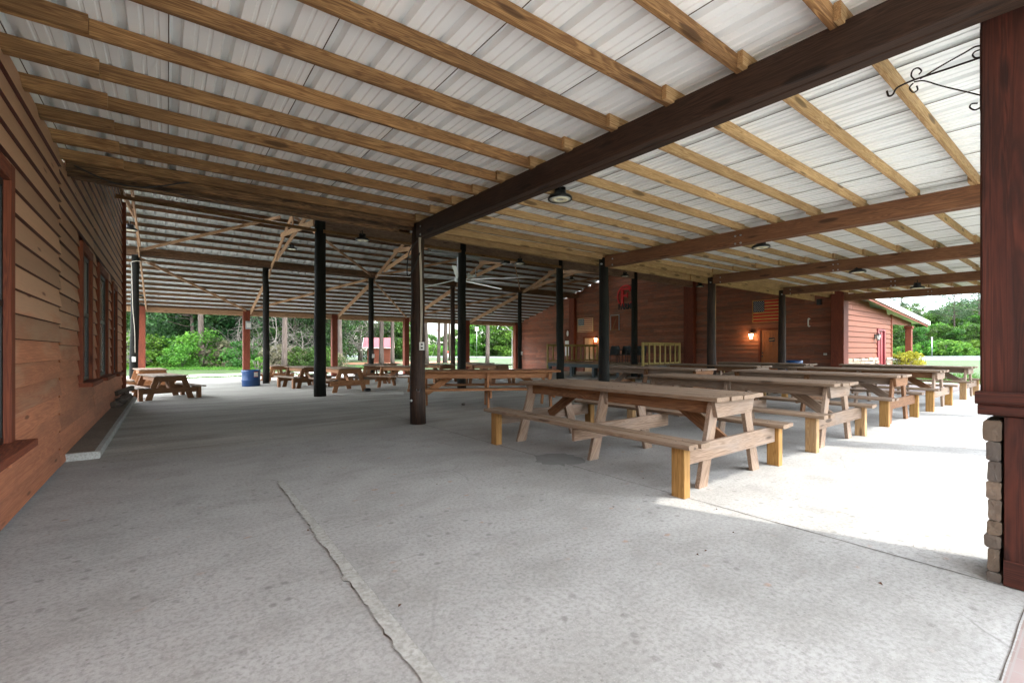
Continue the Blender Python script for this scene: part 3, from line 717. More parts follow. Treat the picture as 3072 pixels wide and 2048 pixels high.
dd = MB(); dd.box((30.15, AY - .02, 0), (31.45, AY + .03, 2.4)); dd.box((30.15, AY - .09, 0), (30.3, AY - .03, 2.44)); dd.box((31.3, AY - .09, 0), (31.45, AY - .03, 2.44)); dd.box((30.3, AY - .09, 2.34), (31.3, AY - .03, 2.44)); dd.box((30.75, AY - .05, 0), (30.8, AY - .022, 2.3)); dd.build('door', M['maroon'], an)
pc = MB(); pc.box((36.0, 7.38, .95), (36.3, 7.68, 2.76), .02); pc.box((35.95, 7.33, 2.62), (36.35, 7.73, 2.78), .02); pc.box((35.9, 7.28, .9), (36.45, 7.8, .97), .01); pc.build('porch_post', M['red_column'], an)
ps = MB()
for row in range(6):
    for (xa, xb) in ((35.93, 36.15), (36.17, 36.4)): ps.box((xa - rs.uniform(0, .08), 7.32 - rs.uniform(0, .05), row * .15), (xb + rs.uniform(0, .06), 7.75, row * .15 + .14), .02, rs.random())
ps.build('stone_pier', M['stone'], an)
dp = MB(); dp.tube([(23.75, 7.5, 3.4), (23.75, 7.48, 2.9), (23.85, 7.48, 2.8), (23.85, 7.48, .6), (24.0, 7.44, .1)], .035, 8); dp.box((23.65, 7.4, 3.3), (24.1, 7.52, 3.55)); dp.build('downpipe', M['white_trim'], an)

# ------------------------------------------------------------------ stone-based column close on the right
nc = thing('stone_column', 'dark red timber column on a stone base at the right edge, very close', 'column')
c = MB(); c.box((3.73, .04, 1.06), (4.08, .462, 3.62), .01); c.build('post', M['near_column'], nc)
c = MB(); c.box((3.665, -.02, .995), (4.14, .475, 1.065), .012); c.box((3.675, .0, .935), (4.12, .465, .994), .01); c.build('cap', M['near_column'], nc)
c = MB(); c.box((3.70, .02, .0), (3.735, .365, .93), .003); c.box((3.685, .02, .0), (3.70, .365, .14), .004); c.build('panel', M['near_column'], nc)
c = MB(); rs = random.Random(8)
zz = 0
for hh in (.06, .13, .075, .08, .12, .10, .115, .11, .12):
    if zz + hh > .935: hh = .93 - zz
    ov = rs.uniform(0, .022)
    c.box((3.70 - rs.uniform(0, .012), .375 + rs.uniform(-.004, .006), zz), (4.1, .425 + ov, zz + hh - .004), .009, rs.random()); zz += hh
st = c.build('stone_base', M['stone_shaded'], nc)
bv = st.modifiers.new('bevel', 'SUBSURF'); bv.levels = 2; bv.render_levels = 2; bv.subdivision_type = 'SIMPLE'
tx = bpy.data.textures.new('rough', 'CLOUDS'); tx.noise_scale = .07
dm = st.modifiers.new('rough', 'DISPLACE'); dm.texture = tx; dm.strength = .014; dm.mid_level = .5
c = MB(); c.box((3.74, .04, 0), (4.06, .37, .93), .004); c.build('core', M['crack'], nc)

for i, X in enumerate((8.55, 13.35, 18.2, 23.0)):
    dup(nc, (X - 3.72, 0, 0), 0, ['dark red stone-based column under the second beam, out of frame', 'dark red stone-based column under the third beam, out of frame', 'dark red stone-based column under the fourth beam, out of frame', 'dark red stone-based column under the last beam, out of frame'][i], 'stone-based columns along the open side')
nc['group'] = 'stone-based columns along the open side'
def o8(pts): return [onX(2300 + x / 2.24, y / 2.24, 3.86) for x, y in pts]
hb = thing('hanger_bracket', 'black scrolled wrought iron plant bracket reaching from the right column', 'bracket')
c = MB()
def curve(pts, n=5):
    P = [Vector(p) for p in pts]; out = []
    for i in range(len(P) - 1):
        p0, p1, p2, p3 = P[max(i - 1, 0)], P[i], P[i + 1], P[min(i + 2, len(P) - 1)]
        for k in range(n):
            t = k / n; out.append(.5 * ((2 * p1) + (p2 - p0) * t + (2 * p0 - 5 * p1 + 4 * p2 - p3) * t * t + (3 * p1 - p0 - 3 * p2 + p3) * t ** 3))
    return out + [P[-1]]
for pts, r_ in (([(1460, 380), (1220, 462), (1000, 535), (905, 575), (868, 600), (848, 636), (820, 646), (808, 612)], .006),
                ([(1460, 308), (1400, 316), (1330, 356), (1180, 440), (1030, 532)], .0045), ([(1470, 660), (1430, 640), (1180, 580), (1060, 545), (990, 552)], .0045),
                ([(1000, 540), (972, 512), (982, 474), (1016, 458), (1040, 478), (1022, 502)], .0045), ([(985, 560), (960, 592), (984, 622), (1014, 606), (1008, 578)], .0045),
                ([(1455, 380), (1404, 390), (1384, 372), (1398, 350), (1432, 336)], .0045), ([(1460, 690), (1440, 720), (1400, 740), (1366, 724), (1376, 700), (1418, 695)], .0045)):
    c.tube(curve(o8(pts)), r_, 6)
c.build('scrollwork', M['iron'], hb)
c = MB(); c.box((3.84, .47, 2.72), (3.88, .476, 3.2), .001); c.build('mounting_plate', M['iron'], hb)

# ------------------------------------------------------------------ tables
def make_table(name, label, L=3.06, W=.94, H=.85, BH=.485, half=.93, frames=(-1.38, 0, 1.38), posts=True, foot=.53, mt=None, bw=.14, group=None, orange=False):
    mtop, mleg, mpost, mbr = mt
    t = thing(name, label, 'picnic table', group=group)
    a = MB(); nb = 4; bw2 = W / nb
    for i in range(nb):
        x = -W / 2 + bw2 * (i + .5); e = .025 if i in (0, nb - 1) else 0
        a.beam((x, -L / 2 + e + random.uniform(0, .012), H - .02 + random.uniform(-.003, .002)), (x, L / 2 - e - random.uniform(0, .02), H - .02 + random.uniform(-.003, .002)), bw2 - random.uniform(.003, .008), .04, ch=.008)
    a.build('tabletop', mtop, t)
    a = MB()
    for s in (-1, 1): a.beam((s * .31, frames[0], H - .11), (s * .31, frames[-1], H - .11), .04, .13)
    a.build('apron', mbr, t)
    sc = MB()
    for y in frames:
        for i in range(nb):
            for q in (-.25, .25): sc.lathe((-W / 2 + bw2 * (i + .5 + q), y + random.uniform(-.012, .012), H + .0005), [(.001, .0012), (.0065, .001), (.0065, -.002)], 6)
        for s in (-1, 1):
            for q in (-.05, .05): sc.lathe((s * (half - .04) + q, y + random.uniform(-.01, .01), BH + .0015), [(.001, .0012), (.0065, .001), (.0065, -.002)], 6)
    so3 = sc.build('screws', M['iron'], t); so3['kind'] = 'stuff'
    for s in (-1, 1):
        b = MB()
        for j in (0, 1):
            x = s * (half - .075 + .155 * (j - .25)); b.beam((x, -L / 2 - .06 + .02 * j, BH - .02), (x, L / 2 + .06 - .015 * j, BH - .02), bw, .042, ch=.009)
        b.build('bench', mtop, t)
    n = len(frames)
    for i, y in enumerate(frames):
        o = -1 if i == 0 else 1                       # outward side
        if 0 < i < n - 1: o = -1
        for s in (-1, 1):
            l = MB(); up = (0, 1, 0)
            p0 = Vector((s * (foot + .0), y + o * .0, 0)); p1 = Vector((s * .30, y, H - .04))
            d = (p1 - p0)
            l.prism([(p0.x - s * .075, 0), (p0.x + s * .075, 0), (p1.x + s * .07, H - .042), (p1.x - s * .07, H - .042)], .042, Matrix(((1, 0, 0, 0), (0, 0, 1, y - .021), (0, 1, 0, 0), (0, 0, 0, 1))))
            # grain along the leg
            l.gc = [(gz, gx, gy) for (gx, gy, gz) in [(v[0] - s * (p0.x * s) * (1 - v[2] / H), v[1], v[2] + y * 3 + s * 2) for v in l.v]]
            l.build('leg', mleg, t)
        cb_ = MB(); cb_.beam((-half + .03, y + o * .043, BH - .13), (half - .03, y + o * .043, BH - .13), .04, .17); cb_.build('bench_support', mleg, t)
        cl = MB(); wt = W / 2 - .07
        cl.prism([(-wt, H - .042), (wt, H - .042), (wt - .055, H - .2), (-wt + .055, H - .2)], .04, Matrix(((1, 0, 0, 0), (0, 0, 1, y + o * .043 - .02), (0, 1, 0, 0), (0, 0, 0, 1))))
        cl.build('top_cleat', mleg, t)
        if posts and i in (0, n - 1):
            for s in (-1, 1):
                p = MB(); p.beam((s * (half - .0), y + o * .04, 0), (s * (half - .0), y + o * .04, BH - .043), .095, .13, (0, 1, 0), .006); p.build('post', mpost, t)
        if i in (0, n - 1):
            b = MB(); b.beam((0, y * (.52 if n > 2 else .12), H - .08), (0, y - o * .03, BH - .14), .04, .13, ch=.004); b.build('brace', mbr, t)
    return t
WM = (M['table_top'], M['table'], M['post_yellow'], M['brace'])
OM = (M['table_orange'], M['table_orange'], M['table_orange'], M['table_orange'])
XM = (M['table_top'], M['table_orange'], M['table_orange'], M['table_orange'])
DM = (M['dark_top'], M['brace'], M['brace'], M['brace'])
grpA = 'long picnic tables in rows under the shelter'
T1 = make_table('picnic_table', 'nearest long weathered picnic table with yellow bench posts, front of its row', mt=WM, group=grpA)
T1.location = (4.57, 3.74, 0)
WM2 = (M['table'], M['brace'], M['post_yellow'], M['table']); WM3 = (M['table_top'], M['table'], M['post_old'], M['table'])
T2 = make_table('picnic_table', 'long picnic table second in the front row, just behind the nearest one', L=3.1, mt=WM3, group=grpA); T2.location = (7.5, 3.74, 0)
T3 = make_table('picnic_table', 'long picnic table third in the front row, half in shade', L=3.02, mt=WM2, group=grpA); T3.location = (10.68, 3.76, 0); T3.rotation_euler = (0, 0, -.006)
for src, X, Y, rz, lab in ((T1, 13.8, 3.76, .004, 'long picnic table fourth in the front row, before the red-brick paving'), (T2, 17.65, 3.8, 0, 'long picnic table farthest in the front row, beside the lawn'),
                      (T3, 10.3, 7.36, 0, 'long picnic table of the back row beside the black log post'), (T1, 13.6, 7.5, .005, 'middle long picnic table of the back row under the second log post'), (T2, 16.9, 7.5, 0, 'long picnic table of the back row in front of the orange door')):
    dup(src, (X, Y, 0), rz, lab)
C0 = make_table('picnic_table', 'long orange-brown picnic table standing askew beside the nearest log post', L=3.3, posts=False, half=.72, mt=(M['table_orange'], M['table_orange'], M['table_orange'], M['table_orange']), group=grpA)
C0.location = (5.82, 8.64, 0); C0.rotation_euler = (0, 0, R(60))
grpB = 'short picnic tables in the old barn'
small = dict(L=1.85, W=.80, H=.8, BH=.44, half=.68, frames=(-.66, .66), foot=.5, bw=.13)
L5 = make_table('picnic_table', 'short orange picnic table right of the first black pole', posts=False, mt=XM, group=grpB, **small)
L5.location = (4.72, 15.75, zf(15.7)); L5.rotation_euler = (0, 0, R(4))
L4 = make_table('picnic_table', 'short dark weathered picnic table with wooden bench blocks, left of the first black pole', posts=True, mt=DM, group=grpB, **small)
L4.location = (4.25, 19.0, zf(19)); L4.rotation_euler = (0, 0, R(10))
dup(L5, (7.05, 16.2, zf(16)), R(33), 'short picnic table turned askew, left of the nearest log post')
dup(L5, (4.4, 25.6, zf(25.6) - .03), R(3), 'short orange picnic table outside on the gravel behind a black pole')
dup(L4, (7.3, 19.6, zf(19.6)), R(-28), 'wide dark picnic table in the middle of the old barn')
dup(L4, (10.6, 15.5, zf(15.5)), R(12), 'grey picnic table in front of the black pole with the heater above')
dup(L4, (9.7, 18.3, zf(18.3)), R(8), 'dark picnic table behind the grey one, near the barn centre')
dup(L5, (12.4, 19.4, zf(19.4)), R(20), 'short picnic table right of the barn centre beneath the big fan')
dup(L5, (-.5, 20.9, zf(20.9)), R(8), 'orange picnic table by the leftmost black pole, behind the low one')
dup(L4, (-.1, 16.75, zf(17) ), R(14), 'low dark picnic table at the end of the cabin wall', scale=(1.0, 1.05, .86))
dup(L4, (9.3, 23.9, zf(23.9)), R(60), 'dark picnic table far back near the red columns')

# ------------------------------------------------------------------ lamps, fan, heater, horn
lp = thing('high_bay_lamp', '', 'lamp', group='round high bay lamps under the roofs')
c = MB(); c.lathe((0, 0, 0), [(.001, .02), (.15, .02), (.165, 0), (.172, .005), (.172, .03), (.15, .055), (.09, .07), (.085, .12), (.001, .125)], 28); c.build('housing', M['black'], lp)
c = MB(); c.lathe((0, 0, 0), [(.001, .004), (.145, .004), (.15, .0195)], 28); c.build('lens', M['led_lens'], lp)
c = MB(); c.lathe((0, 0, 0), [(.05, .0035), (.05, .001), (.122, .001), (.122, .0035)], 24); c.build('led_ring', M['led'], lp)
c = MB()
for i in range(10):
    a_ = math.pi * i / 10; c.beam((-.08 * math.cos(a_), -.08 * math.sin(a_), .145), (.08 * math.cos(a_), .08 * math.sin(a_), .145), .006, .05)
c.build('heat_sink', M['black'], lp)
c = MB(); c.tube([(0, 0, .16), (0, 0, .26)], .012, 8); c.tube(curve([(.03, 0, .17), (.1, 0, .2), (.05, .02, .24), (.0, 0, .25)]), .005, 6); c.build('hook', M['iron'], lp)
first = True
for (x, y, d, lab) in ((1680, 600, 6.4, 'nearest round black lamp hanging below the dark beam'), (2283, 744, 9.2, 'round black lamp hanging second from the near beam'), (2573, 818, 11, 'round black lamp hanging third along the white roof'), (2752, 865, 13.4, 'round black lamp hanging by the farthest red beam'),
                        (1087, 722, 11.5, 'round black lamp under the grey lintel, left of the nearest log post'), (1560, 791, 15.5, 'round black lamp under the grey lintel, right of the heater'), (876, 748, 17, 'round black lamp hanging in the truss left of the first black pole'),
                        (390, 691, 12.8, 'round black lamp at the end of the cabin wall'), (416, 890, 22, 'small far lamp beside the leftmost black pole'), (1875, 829, 19, 'round black lamp just above the red letter sign'), (2100, 860, 20, 'round black lamp near the right pilaster'), (1715, 840, 24, 'small lamp hanging before the sloping gable edge'),
                        (1065, 922, 30, 'tiny lamp under the lean-to rafter at centre left'), (1478, 940, 33, 'tiny lamp under the lean-to rafter at centre right')):
    p = at(x, y, d)
    if first: lp.location = p; lp['label'] = lab; first = False
    else: dup(lp, p, random.random() * 3, lab)
fn = thing('ceiling_fan', 'huge five-blade silver ceiling fan in the old barn', 'fan', onY(1375, 838, 18.5))
c = MB(); c.lathe((0, 0, 0), [(.001, -.12), (.16, -.1), (.2, 0), (.16, .1), (.08, .14), (.06, 1.5)], 20); c.build('hub', M['fan'], fn)
for ang in (165, 93, 21, -51, -123):
    a_ = R(ang); c = MB(); d_ = Vector((math.cos(a_), math.sin(a_), 0)); c.beam(d_ * .15, d_ * 3.66 + Vector((0, 0, -.03)), .17, .018, (0.12 * -d_.y, .12 * d_.x, 1)); c.build('blade', M['fan'], fn)
ht = thing('tube_heater', 'long dark tube heater with bright reflector under the ridge', 'heater', (9.9, 16.0, 5.1))
c = MB(); c.box((-1.8, -.16, .12), (1.75, .16, .2), .01); c.build('reflector', M['black'], ht)
c = MB()
for s in (-.09, .09): c.tube([(-1.75, s, .03), (1.7, s, .03)], .04, 10)
c.build('tube', M['galv'], ht)
c = MB(); c.box((1.7, -.15, -.04), (2.0, .15, .22), .01); c.build('burner_box', M['black'], ht)
c = MB()
for xx in (-1.4, 1.3): c.tube([(xx, 0, .2), (xx, 0, .75)], .008, 6)
c.build('hanger', M['iron'], ht)
hs_ = thing('horn_speaker', 'white horn loudspeaker beside the middle black pole', 'loudspeaker', onY(1415, 829, 16.5), R(120))
c = MB(); c.lathe((0, 0, 0), [(.03, -.12), (.05, -.02), (.1, .08), (.16, .14), (.15, .14), (.04, 0)], 20, 'x'); c.build('horn', M['white_plastic'], hs_)
c = MB(); c.box((-.22, -.05, -.05), (-.1, .05, .05), .01); c.box((-.2, -.01, .05), (-.17, .01, .3)); c.build('driver', M['grey_box'], hs_)

# cables and electrical bits
def wire(name, label, pts, rad, mat, cat='cable'):
    c = MB(); c.tube(curve(pts, 4), rad, 6); return c.build(name, mat, label=label, cat=cat)
wire('cable', 'black sagging cable stapled along the dark joists at upper left', [onY(x, y, 7.3) for x, y in ((223, 497), (330, 545), (420, 562), (500, 556), (572, 548), (690, 566), (840, 590), (1000, 622), (1150, 648), (1245, 662))], .009, M['cable'])
wire('cable', 'white cable running along the yellow joists right of the nearest post', [onY(x, y, 7.3) for x, y in ((1384, 686), (1480, 704), (1580, 722), (1680, 738), (1765, 755), (1830, 757))], .007, M['white_cable'])
wire('cable', 'white cable looping along a purlin right of the near lamp', [(p.x, p.y, p.z) for p in [onY(x, y, 4.62) for x, y in ((1755, 541), (1800, 553), (1850, 572), (1924, 592), (2030, 618), (2160, 655), (2240, 680))]], .006, M['white_cable'])
wire('cable', 'thin cable strung along the plate beam over the rear black poles', [(-1, 22.75, 4.98), (1, 22.75, 4.93), (3.5, 22.75, 4.98), (6, 22.75, 4.92), (8.3, 22.75, 4.97), (13.1, 22.75, 4.95), (18, 22.75, 4.97), (22.8, 22.75, 4.95)], .014, M['cable'])
pf = Vector((3.55, 7.44, 0)); tv = Vector((-pf.x, -pf.y, 0)).normalized(); sd = Vector((-tv.y, tv.x, 0))
for i, off in enumerate((.035, .055)):
    b_ = pf + tv * .142 + sd * off
    wire('cable', ['pale cable down the nearest log post to the outlet', 'second pale cable beside the first on the nearest log post'][i], [b_ + Vector((.02 * i, 0, 3.38)), b_ + Vector((0, 0, 3.2)) - sd * .02, b_ + Vector((0, 0, 2.6)), b_ + sd * .008 + Vector((0, 0, 1.9)), b_ + Vector((0, 0, 1.42))], .008, M['white_cable'])
wire('cable', 'loose black cable loop high on the nearest log post', [pf + tv * .15 + sd * -.02 + Vector((0, 0, 3.2)), pf + tv * .16 - sd * .16 + Vector((0, 0, 2.98)), pf - sd * .19 + tv * .1 + Vector((0, 0, 2.62)), pf + tv * .17 - sd * .1 + Vector((0, 0, 2.66)), pf + tv * .16 + sd * .03 + Vector((0, 0, 3.0))], .01, M['cable'])
ol = thing('outlet_box', 'white electrical outlet on the nearest log post', 'outlet', pf + tv * .15 + sd * .06 + Vector((0, 0, 1.37)), math.atan2(tv.y, tv.x))
c = MB(); c.box((-.02, -.045, -.07), (.02, .045, .07), .006); c.build('cover', M['white_plastic'], ol)
c = MB()
for zz in (-.03, .03): c.box((.02, -.018, zz - .014), (.024, .018, zz + .014), .002)
c.build('socket', M['black'], ol)
hk = MB(); q_ = pf + tv * .14; hk.tube(curve([q_ + sd * -.03 + Vector((0, 0, .62)), q_ + tv * .04 - sd * .02 + Vector((0, 0, .59)), q_ + tv * .05 + sd * .02 + Vector((0, 0, .59)), q_ + sd * .03 + Vector((0, 0, .62))]), .007, 6)
hk.build('steel_hook', M['galv'], label='small steel hook low on the nearest log post', cat='hook')
q0 = Vector((GX[0], 23, 0)); tv0 = Vector((.04, -1, 0)).normalized()
wire('cable', 'pale conduit down the leftmost black pole', [q0 + tv0 * .16 + Vector((.5, 0, 4.75)), q0 + tv0 * .16 + Vector((-.02, 0, 4.72)), q0 + tv0 * .16 + Vector((-.05, 0, 4.4)), q0 + tv0 * .16 + Vector((-.02, 0, 3)), q0 + tv0 * .16 + Vector((.04, 0, 2.0)), q0 + tv0 * .16 + Vector((.05, 0, 1.2))], .010, M['white_cable'])
for X_, zz_, lab in ((GX[0] + .02, .95, 'grey outlet box on the leftmost black pole'), (GX[2] + .06, 1.0, 'grey outlet box on the rear pole before the shed'), (GX[4] + .06, 1.1, 'grey outlet box on the rear pole beside the far wall')):
    c = MB(); c.box((X_ - .06, 22.83, zz_ - .1), (X_ + .06, 22.87, zz_ + .1), .006); c.build('outlet_box', M['white_plastic'], label=lab, cat='outlet')
mt_ = thing('meter_box', 'small white meter box high on the red column by the barrel', 'meter box', (GX[1] + .08, 29.3, 2.7))
c = MB(); c.box((-.14, -.06, -.22), (.14, .02, .22), .02); c.build('cover', M['grey_box'], mt_)
c = MB(); c.box((-.1, -.075, -.15), (.1, -.06, .12), .01); c.build('face', M['white_plastic'], mt_)

# ------------------------------------------------------------------ things fixed to the far wall
def wall_frame(Y, Z, X=WX - .06):   # local x -> -Y (reads left to right), y -> up, z -> towards viewer
    return Matrix(((0, 0, -1, X), (-1, 0, 0, Y), (0, 1, 0, Z), (0, 0, 0, 1)))
def star(cx, cy, r): return [(cx + (r if i % 2 == 0 else r * .42) * math.sin(i * math.pi / 5), cy + (r if i % 2 == 0 else r * .42) * math.cos(i * math.pi / 5)) for i in range(10)]
def flag(label, Y0, Y1, Z0, Z1, mr, mw, mb_, name='wooden_flag'):
    Wd, Hh = Y0 - Y1, Z1 - Z0; t = thing(name, label, 'flag'); fr = wall_frame(Y0, Z0)
    r1 = MB(); r2 = MB(); cw, chh = Wd * .42, Hh * 7 / 13
    for i in range(13):
        y0 = Hh - (i + 1) * Hh / 13; x0 = cw if i < 7 else 0
        (r1 if i % 2 == 0 else r2).prism([(x0, y0 + .002), (Wd, y0 + .002), (Wd, y0 + Hh / 13 - .002), (x0, y0 + Hh / 13 - .002)], .03, fr)
    r1.build('red_stripes', mr, t); r2.build('pale_stripes', mw, t)
    k_ = MB(); k_.prism([(0, Hh - chh), (cw, Hh - chh), (cw, Hh), (0, Hh)], .032, fr); ko = k_.build('canton', mb_, t)
    s_ = MB(); f2 = fr @ Matrix.Translation((0, 0, .032))
    for rI in range(9):
        for cI in range(6 if rI % 2 == 0 else 5):
            s_.prism(star(cw * ((cI * 2 + (1 if rI % 2 == 0 else 2)) / 12), Hh - chh * (rI + 1) / 10,   .024 * Hh), .004, f2)
    s_.build('stars', M['white_paint'], ko)
    b_ = MB()
    for (a, b, c_, d_) in ((-.03, -.03, Wd + .03, 0), (-.03, Hh, Wd + .03, Hh + .03), (-.03, 0, 0, Hh), (Wd, 0, Wd + .03, Hh)): b_.prism([(a, b), (c_, b), (c_, d_), (a, d_)], .05, fr)
    b_.build('frame', mw, t)
flag('bright red and tan wooden American flag above the orange door', 10.79, 9.52, 2.70, 3.72, M['flag_red'], M['flag_tan'], M['navy'])
flag('faded smaller wooden American flag above the stage', 22.88, 21.5, 2.60, 3.50, M['flag_pale_red'], M['flag_pale'], M['flag_blue'])
def text_mb(txt, size, depth, frame):
    cu = bpy.data.curves.new('t', 'FONT'); cu.body = txt; cu.size = size; cu.extrude = depth / 2; cu.align_x = 'CENTER'; cu.offset = .012 * size
    o = bpy.data.objects.new('t', cu); COL.objects.link(o); bpy.context.view_layer.update()
    me = bpy.data.meshes.new_from_object(o.evaluated_get(bpy.context.evaluated_depsgraph_get())); bpy.data.objects.remove(o)
    mb = MB(); vs = [frame @ v.co for v in me.vertices]; mb.add(vs, [tuple(p.vertices) for p in me.polygons], vs, .5); bpy.data.meshes.remove(me); return mb
fs_ = thing('farm_sign', 'round red sign with a big letter F and black word FARM', 'sign')
fr = wall_frame(18.68, 4.74, WX - .08); N = 48; rad, thk = .70, .10
rg = MB(); vs = []; gs = []
for i in range(N):
    a_ = 2 * math.pi * i / N
    for (r_, z_) in ((rad, 0), (rad, .05), (rad - thk, .05), (rad - thk, 0)): vs.append(fr @ Vector((r_ * math.cos(a_) * .97, r_ * math.sin(a_), z_)))
rg.add(vs, [(i * 4 + k, i * 4 + (k + 1) % 4, ((i + 1) % N) * 4 + (k + 1) % 4, ((i + 1) % N) * 4 + k) for i in range(N) for k in range(4)], vs, .5); rg.build('ring', M['red_paint'], fs_)
F_ = [(-.42, .58), (.46, .58), (.46, .28), (.40, .28), (.36, .44), (-.16, .44), (-.16, .10), (.14, .10), (.17, .22), (.23, .22), (.23, -.16), (.17, -.16), (.14, -.04), (-.16, -.04), (-.16, -.78), (-.38, -.78), (-.38, .44), (-.42, .46)]
lt = MB(); lt.prism([(x * .86, y * .86) for x, y in F_], .06, fr @ Matrix.Translation((0, 0, .02))); lt.build('letter', M['red_paint'], fs_)
tm = text_mb('FARM', .44, .06, fr @ Matrix.Translation((0, -.86, .09)) @ Matrix.Diagonal((.95, 1.25, 1, 1))); tm.build('lettering', M['black_paint'], fs_)
# Z-braced shutter
zs = thing('barn_shutter', 'small brown Z-braced wooden shutter with metal corner straps', 'shutter')
a0 = onX(1833, 947, WX - .08); a1 = onX(1857, 990, WX - .08); fr = wall_frame(a0.y, a1.z); Wd = a0.y - a1.y; Hh = a0.z - a1.z
c = MB()
for i in range(4): c.prism([(Wd * i / 4 + .004, 0), (Wd * (i + 1) / 4 - .004, 0), (Wd * (i + 1) / 4 - .004, Hh), (Wd * i / 4 + .004, Hh)], .025, fr)
c.build('boards', M['red_trim'], zs)
c = MB(); e = .08
for q in ([(0, 0), (Wd, 0), (Wd, e), (0, e)], [(0, Hh - e), (Wd, Hh - e), (Wd, Hh), (0, Hh)], [(.1, e), (.1 + e, e), (Wd - .1, Hh - e), (Wd - .1 - e, Hh - e)]): c.prism(q, .05, fr)
c.build('braces', M['brace'], zs)
c = MB()
for q in ([(-.03, 0), (0, 0), (0, Hh), (-.03, Hh)], [(Wd, 0), (Wd + .03, 0), (Wd + .03, Hh), (Wd, Hh)], [(-.03, Hh), (Wd + .03, Hh), (Wd + .03, Hh + .04), (-.03, Hh + .04)]): c.prism(q, .055, fr)
c.build('straps', M['grey_box'], zs)
# lanterns
def lantern(label, loc, rz, lit):
    t = thing('wall_lantern', label, 'lantern', loc, rz, 'wall lanterns')
    c = MB(); c.box((.12, -.07, -.1), (.16, .07, .14), .01); c.tube(curve([(.14, 0, .05), (.06, 0, .22), (0, 0, .2), (0, 0, .16)]), .01, 6); c.build('bracket', M['black'], t)
    c = MB(); c.lathe((0, 0, 0), [(.001, .17), (.05, .14), (.12, .09), (.12, .08), (.02, .085)], 6, smooth=False); c.lathe((0, 0, 0), [(.001, -.2), (.05, -.18), (.06, -.16)], 6, smooth=False)
    for i in range(6):
        a_ = math.pi * 2 * i / 6; c.tube([(.105 * math.cos(a_), .105 * math.sin(a_), .08), (.06 * math.cos(a_), .06 * math.sin(a_), -.17)], .006, 5)
    c.build('cage', M['black'], t)
    c = MB(); c.lathe((0, 0, 0), [(.1, .08), (.055, -.16), (.001, -.165)], 6, smooth=False); c.build('glass', M['lamp_glow'] if lit else M['led_lens'], t)
    if lit:
        l = bpy.data.lights.new('lantern_light', 'POINT'); l.energy = 6; l.color = (1, .55, .22); l.shadow_soft_size = .06
        lo = bpy.data.objects.new('lantern_light', l); COL.objects.link(lo); lo.parent = t; lo.location = (-.2, 0, -.05)
lantern('lit wall lantern beside the orange door', onX(2253, 1006, WX - .18), 0, True)
lantern('lit wall lantern beside the pale door behind the stage', onX(1787, 1018, WX - .18), 0, True)
lantern('unlit black wall lantern beside the maroon door', (29.75, AY - .2, 2.0), R(90), False)
pl = MB(); a0 = onX(2307, 1013, WX - .04); a1 = onX(2324, 1024, WX - .04); pl.prism([(0, 0), (a0.y - a1.y, 0), (a0.y - a1.y, a0.z - a1.z), (0, a0.z - a1.z)], .015, wall_frame(a0.y, a1.z, WX - .04))
plq = pl.build('door_plaque', M['black_paint'], label='small black plaque with a gold band on the orange door', cat='sign')
gb = MB(); gw_ = a0.y - a1.y; gh_ = a0.z - a1.z
gb.prism([(.02, .28 * gh_), (.3 * gw_, .33 * gh_), (.6 * gw_, .36 * gh_), (gw_ - .01, .48 * gh_), (gw_ - .01, .68 * gh_), (.7 * gw_, .6 * gh_), (.4 * gw_, .54 * gh_), (.02, .5 * gh_)], .005, wall_frame(a0.y, a1.z, WX - .056)); gb.build('gold_band', M['flag_tan'], plq)
def wallbox(name, label, cat, px, mat, dep=.1, X=WX - .05):
    a = onX(px[0], px[1], X); b = onX(px[2], px[3], X); c = MB(); c.box((X - dep, b.y, b.z), (X, a.y, a.z), .01); return c.build(name, mat, label=label, cat=cat)
sp = wallbox('wall_speaker', 'black speaker high on the wall near the corner column', 'loudspeaker', (2453, 898, 2467, 914), M['black'], .16)
wallbox('outlet_plate', 'white outlet plate low on the wall left of the corner column', 'outlet', (2471, 1059, 2481, 1065), M['white_plastic'], .03)
wallbox('electrical_panel', 'grey electrical box half behind the backed log post', 'electrical box', (2126, 996, 2134, 1029), M['grey_box'], .12)
wallbox('conduit_box', 'thin pale conduit on the wall above the grey box', 'conduit', (2129, 903, 2131.5, 920), M['grey_box'], .04)
wallbox('meter_board', 'orange-brown board with a white oval window by the left pilaster', 'meter board', (1697, 988, 1710, 1022), M['siding_bright'], .12)
wallbox('breaker_panel', 'tall white breaker panel below the meter board', 'electrical box', (1699, 1022, 1711, 1067), M['white_plastic'], .14)
c = MB(); ce = onX(1703, 1000, WX - .18); fr = wall_frame(ce.y, ce.z, WX - .17); c.prism([(.09 * math.cos(a), .2 * math.sin(a)) for a in [i * math.pi / 10 for i in range(20)]], .03, fr); c.build('meter_window', M['white_paint'], label='white oval window on the meter board', cat='window')
c = MB(); a = onX(2426, 957, WX - .06); b = onX(2426, 977, WX - .06); c.tube(curve([(WX - .02, a.y - .03, a.z), (WX - .1, a.y, a.z), (WX - .1, b.y, b.z), (WX - .02, b.y - .04, b.z - .01)]), .03, 8); c.build('pipe', M['white_plastic'], label='short white bent pipe on the wall right of the last log post', cat='pipe')

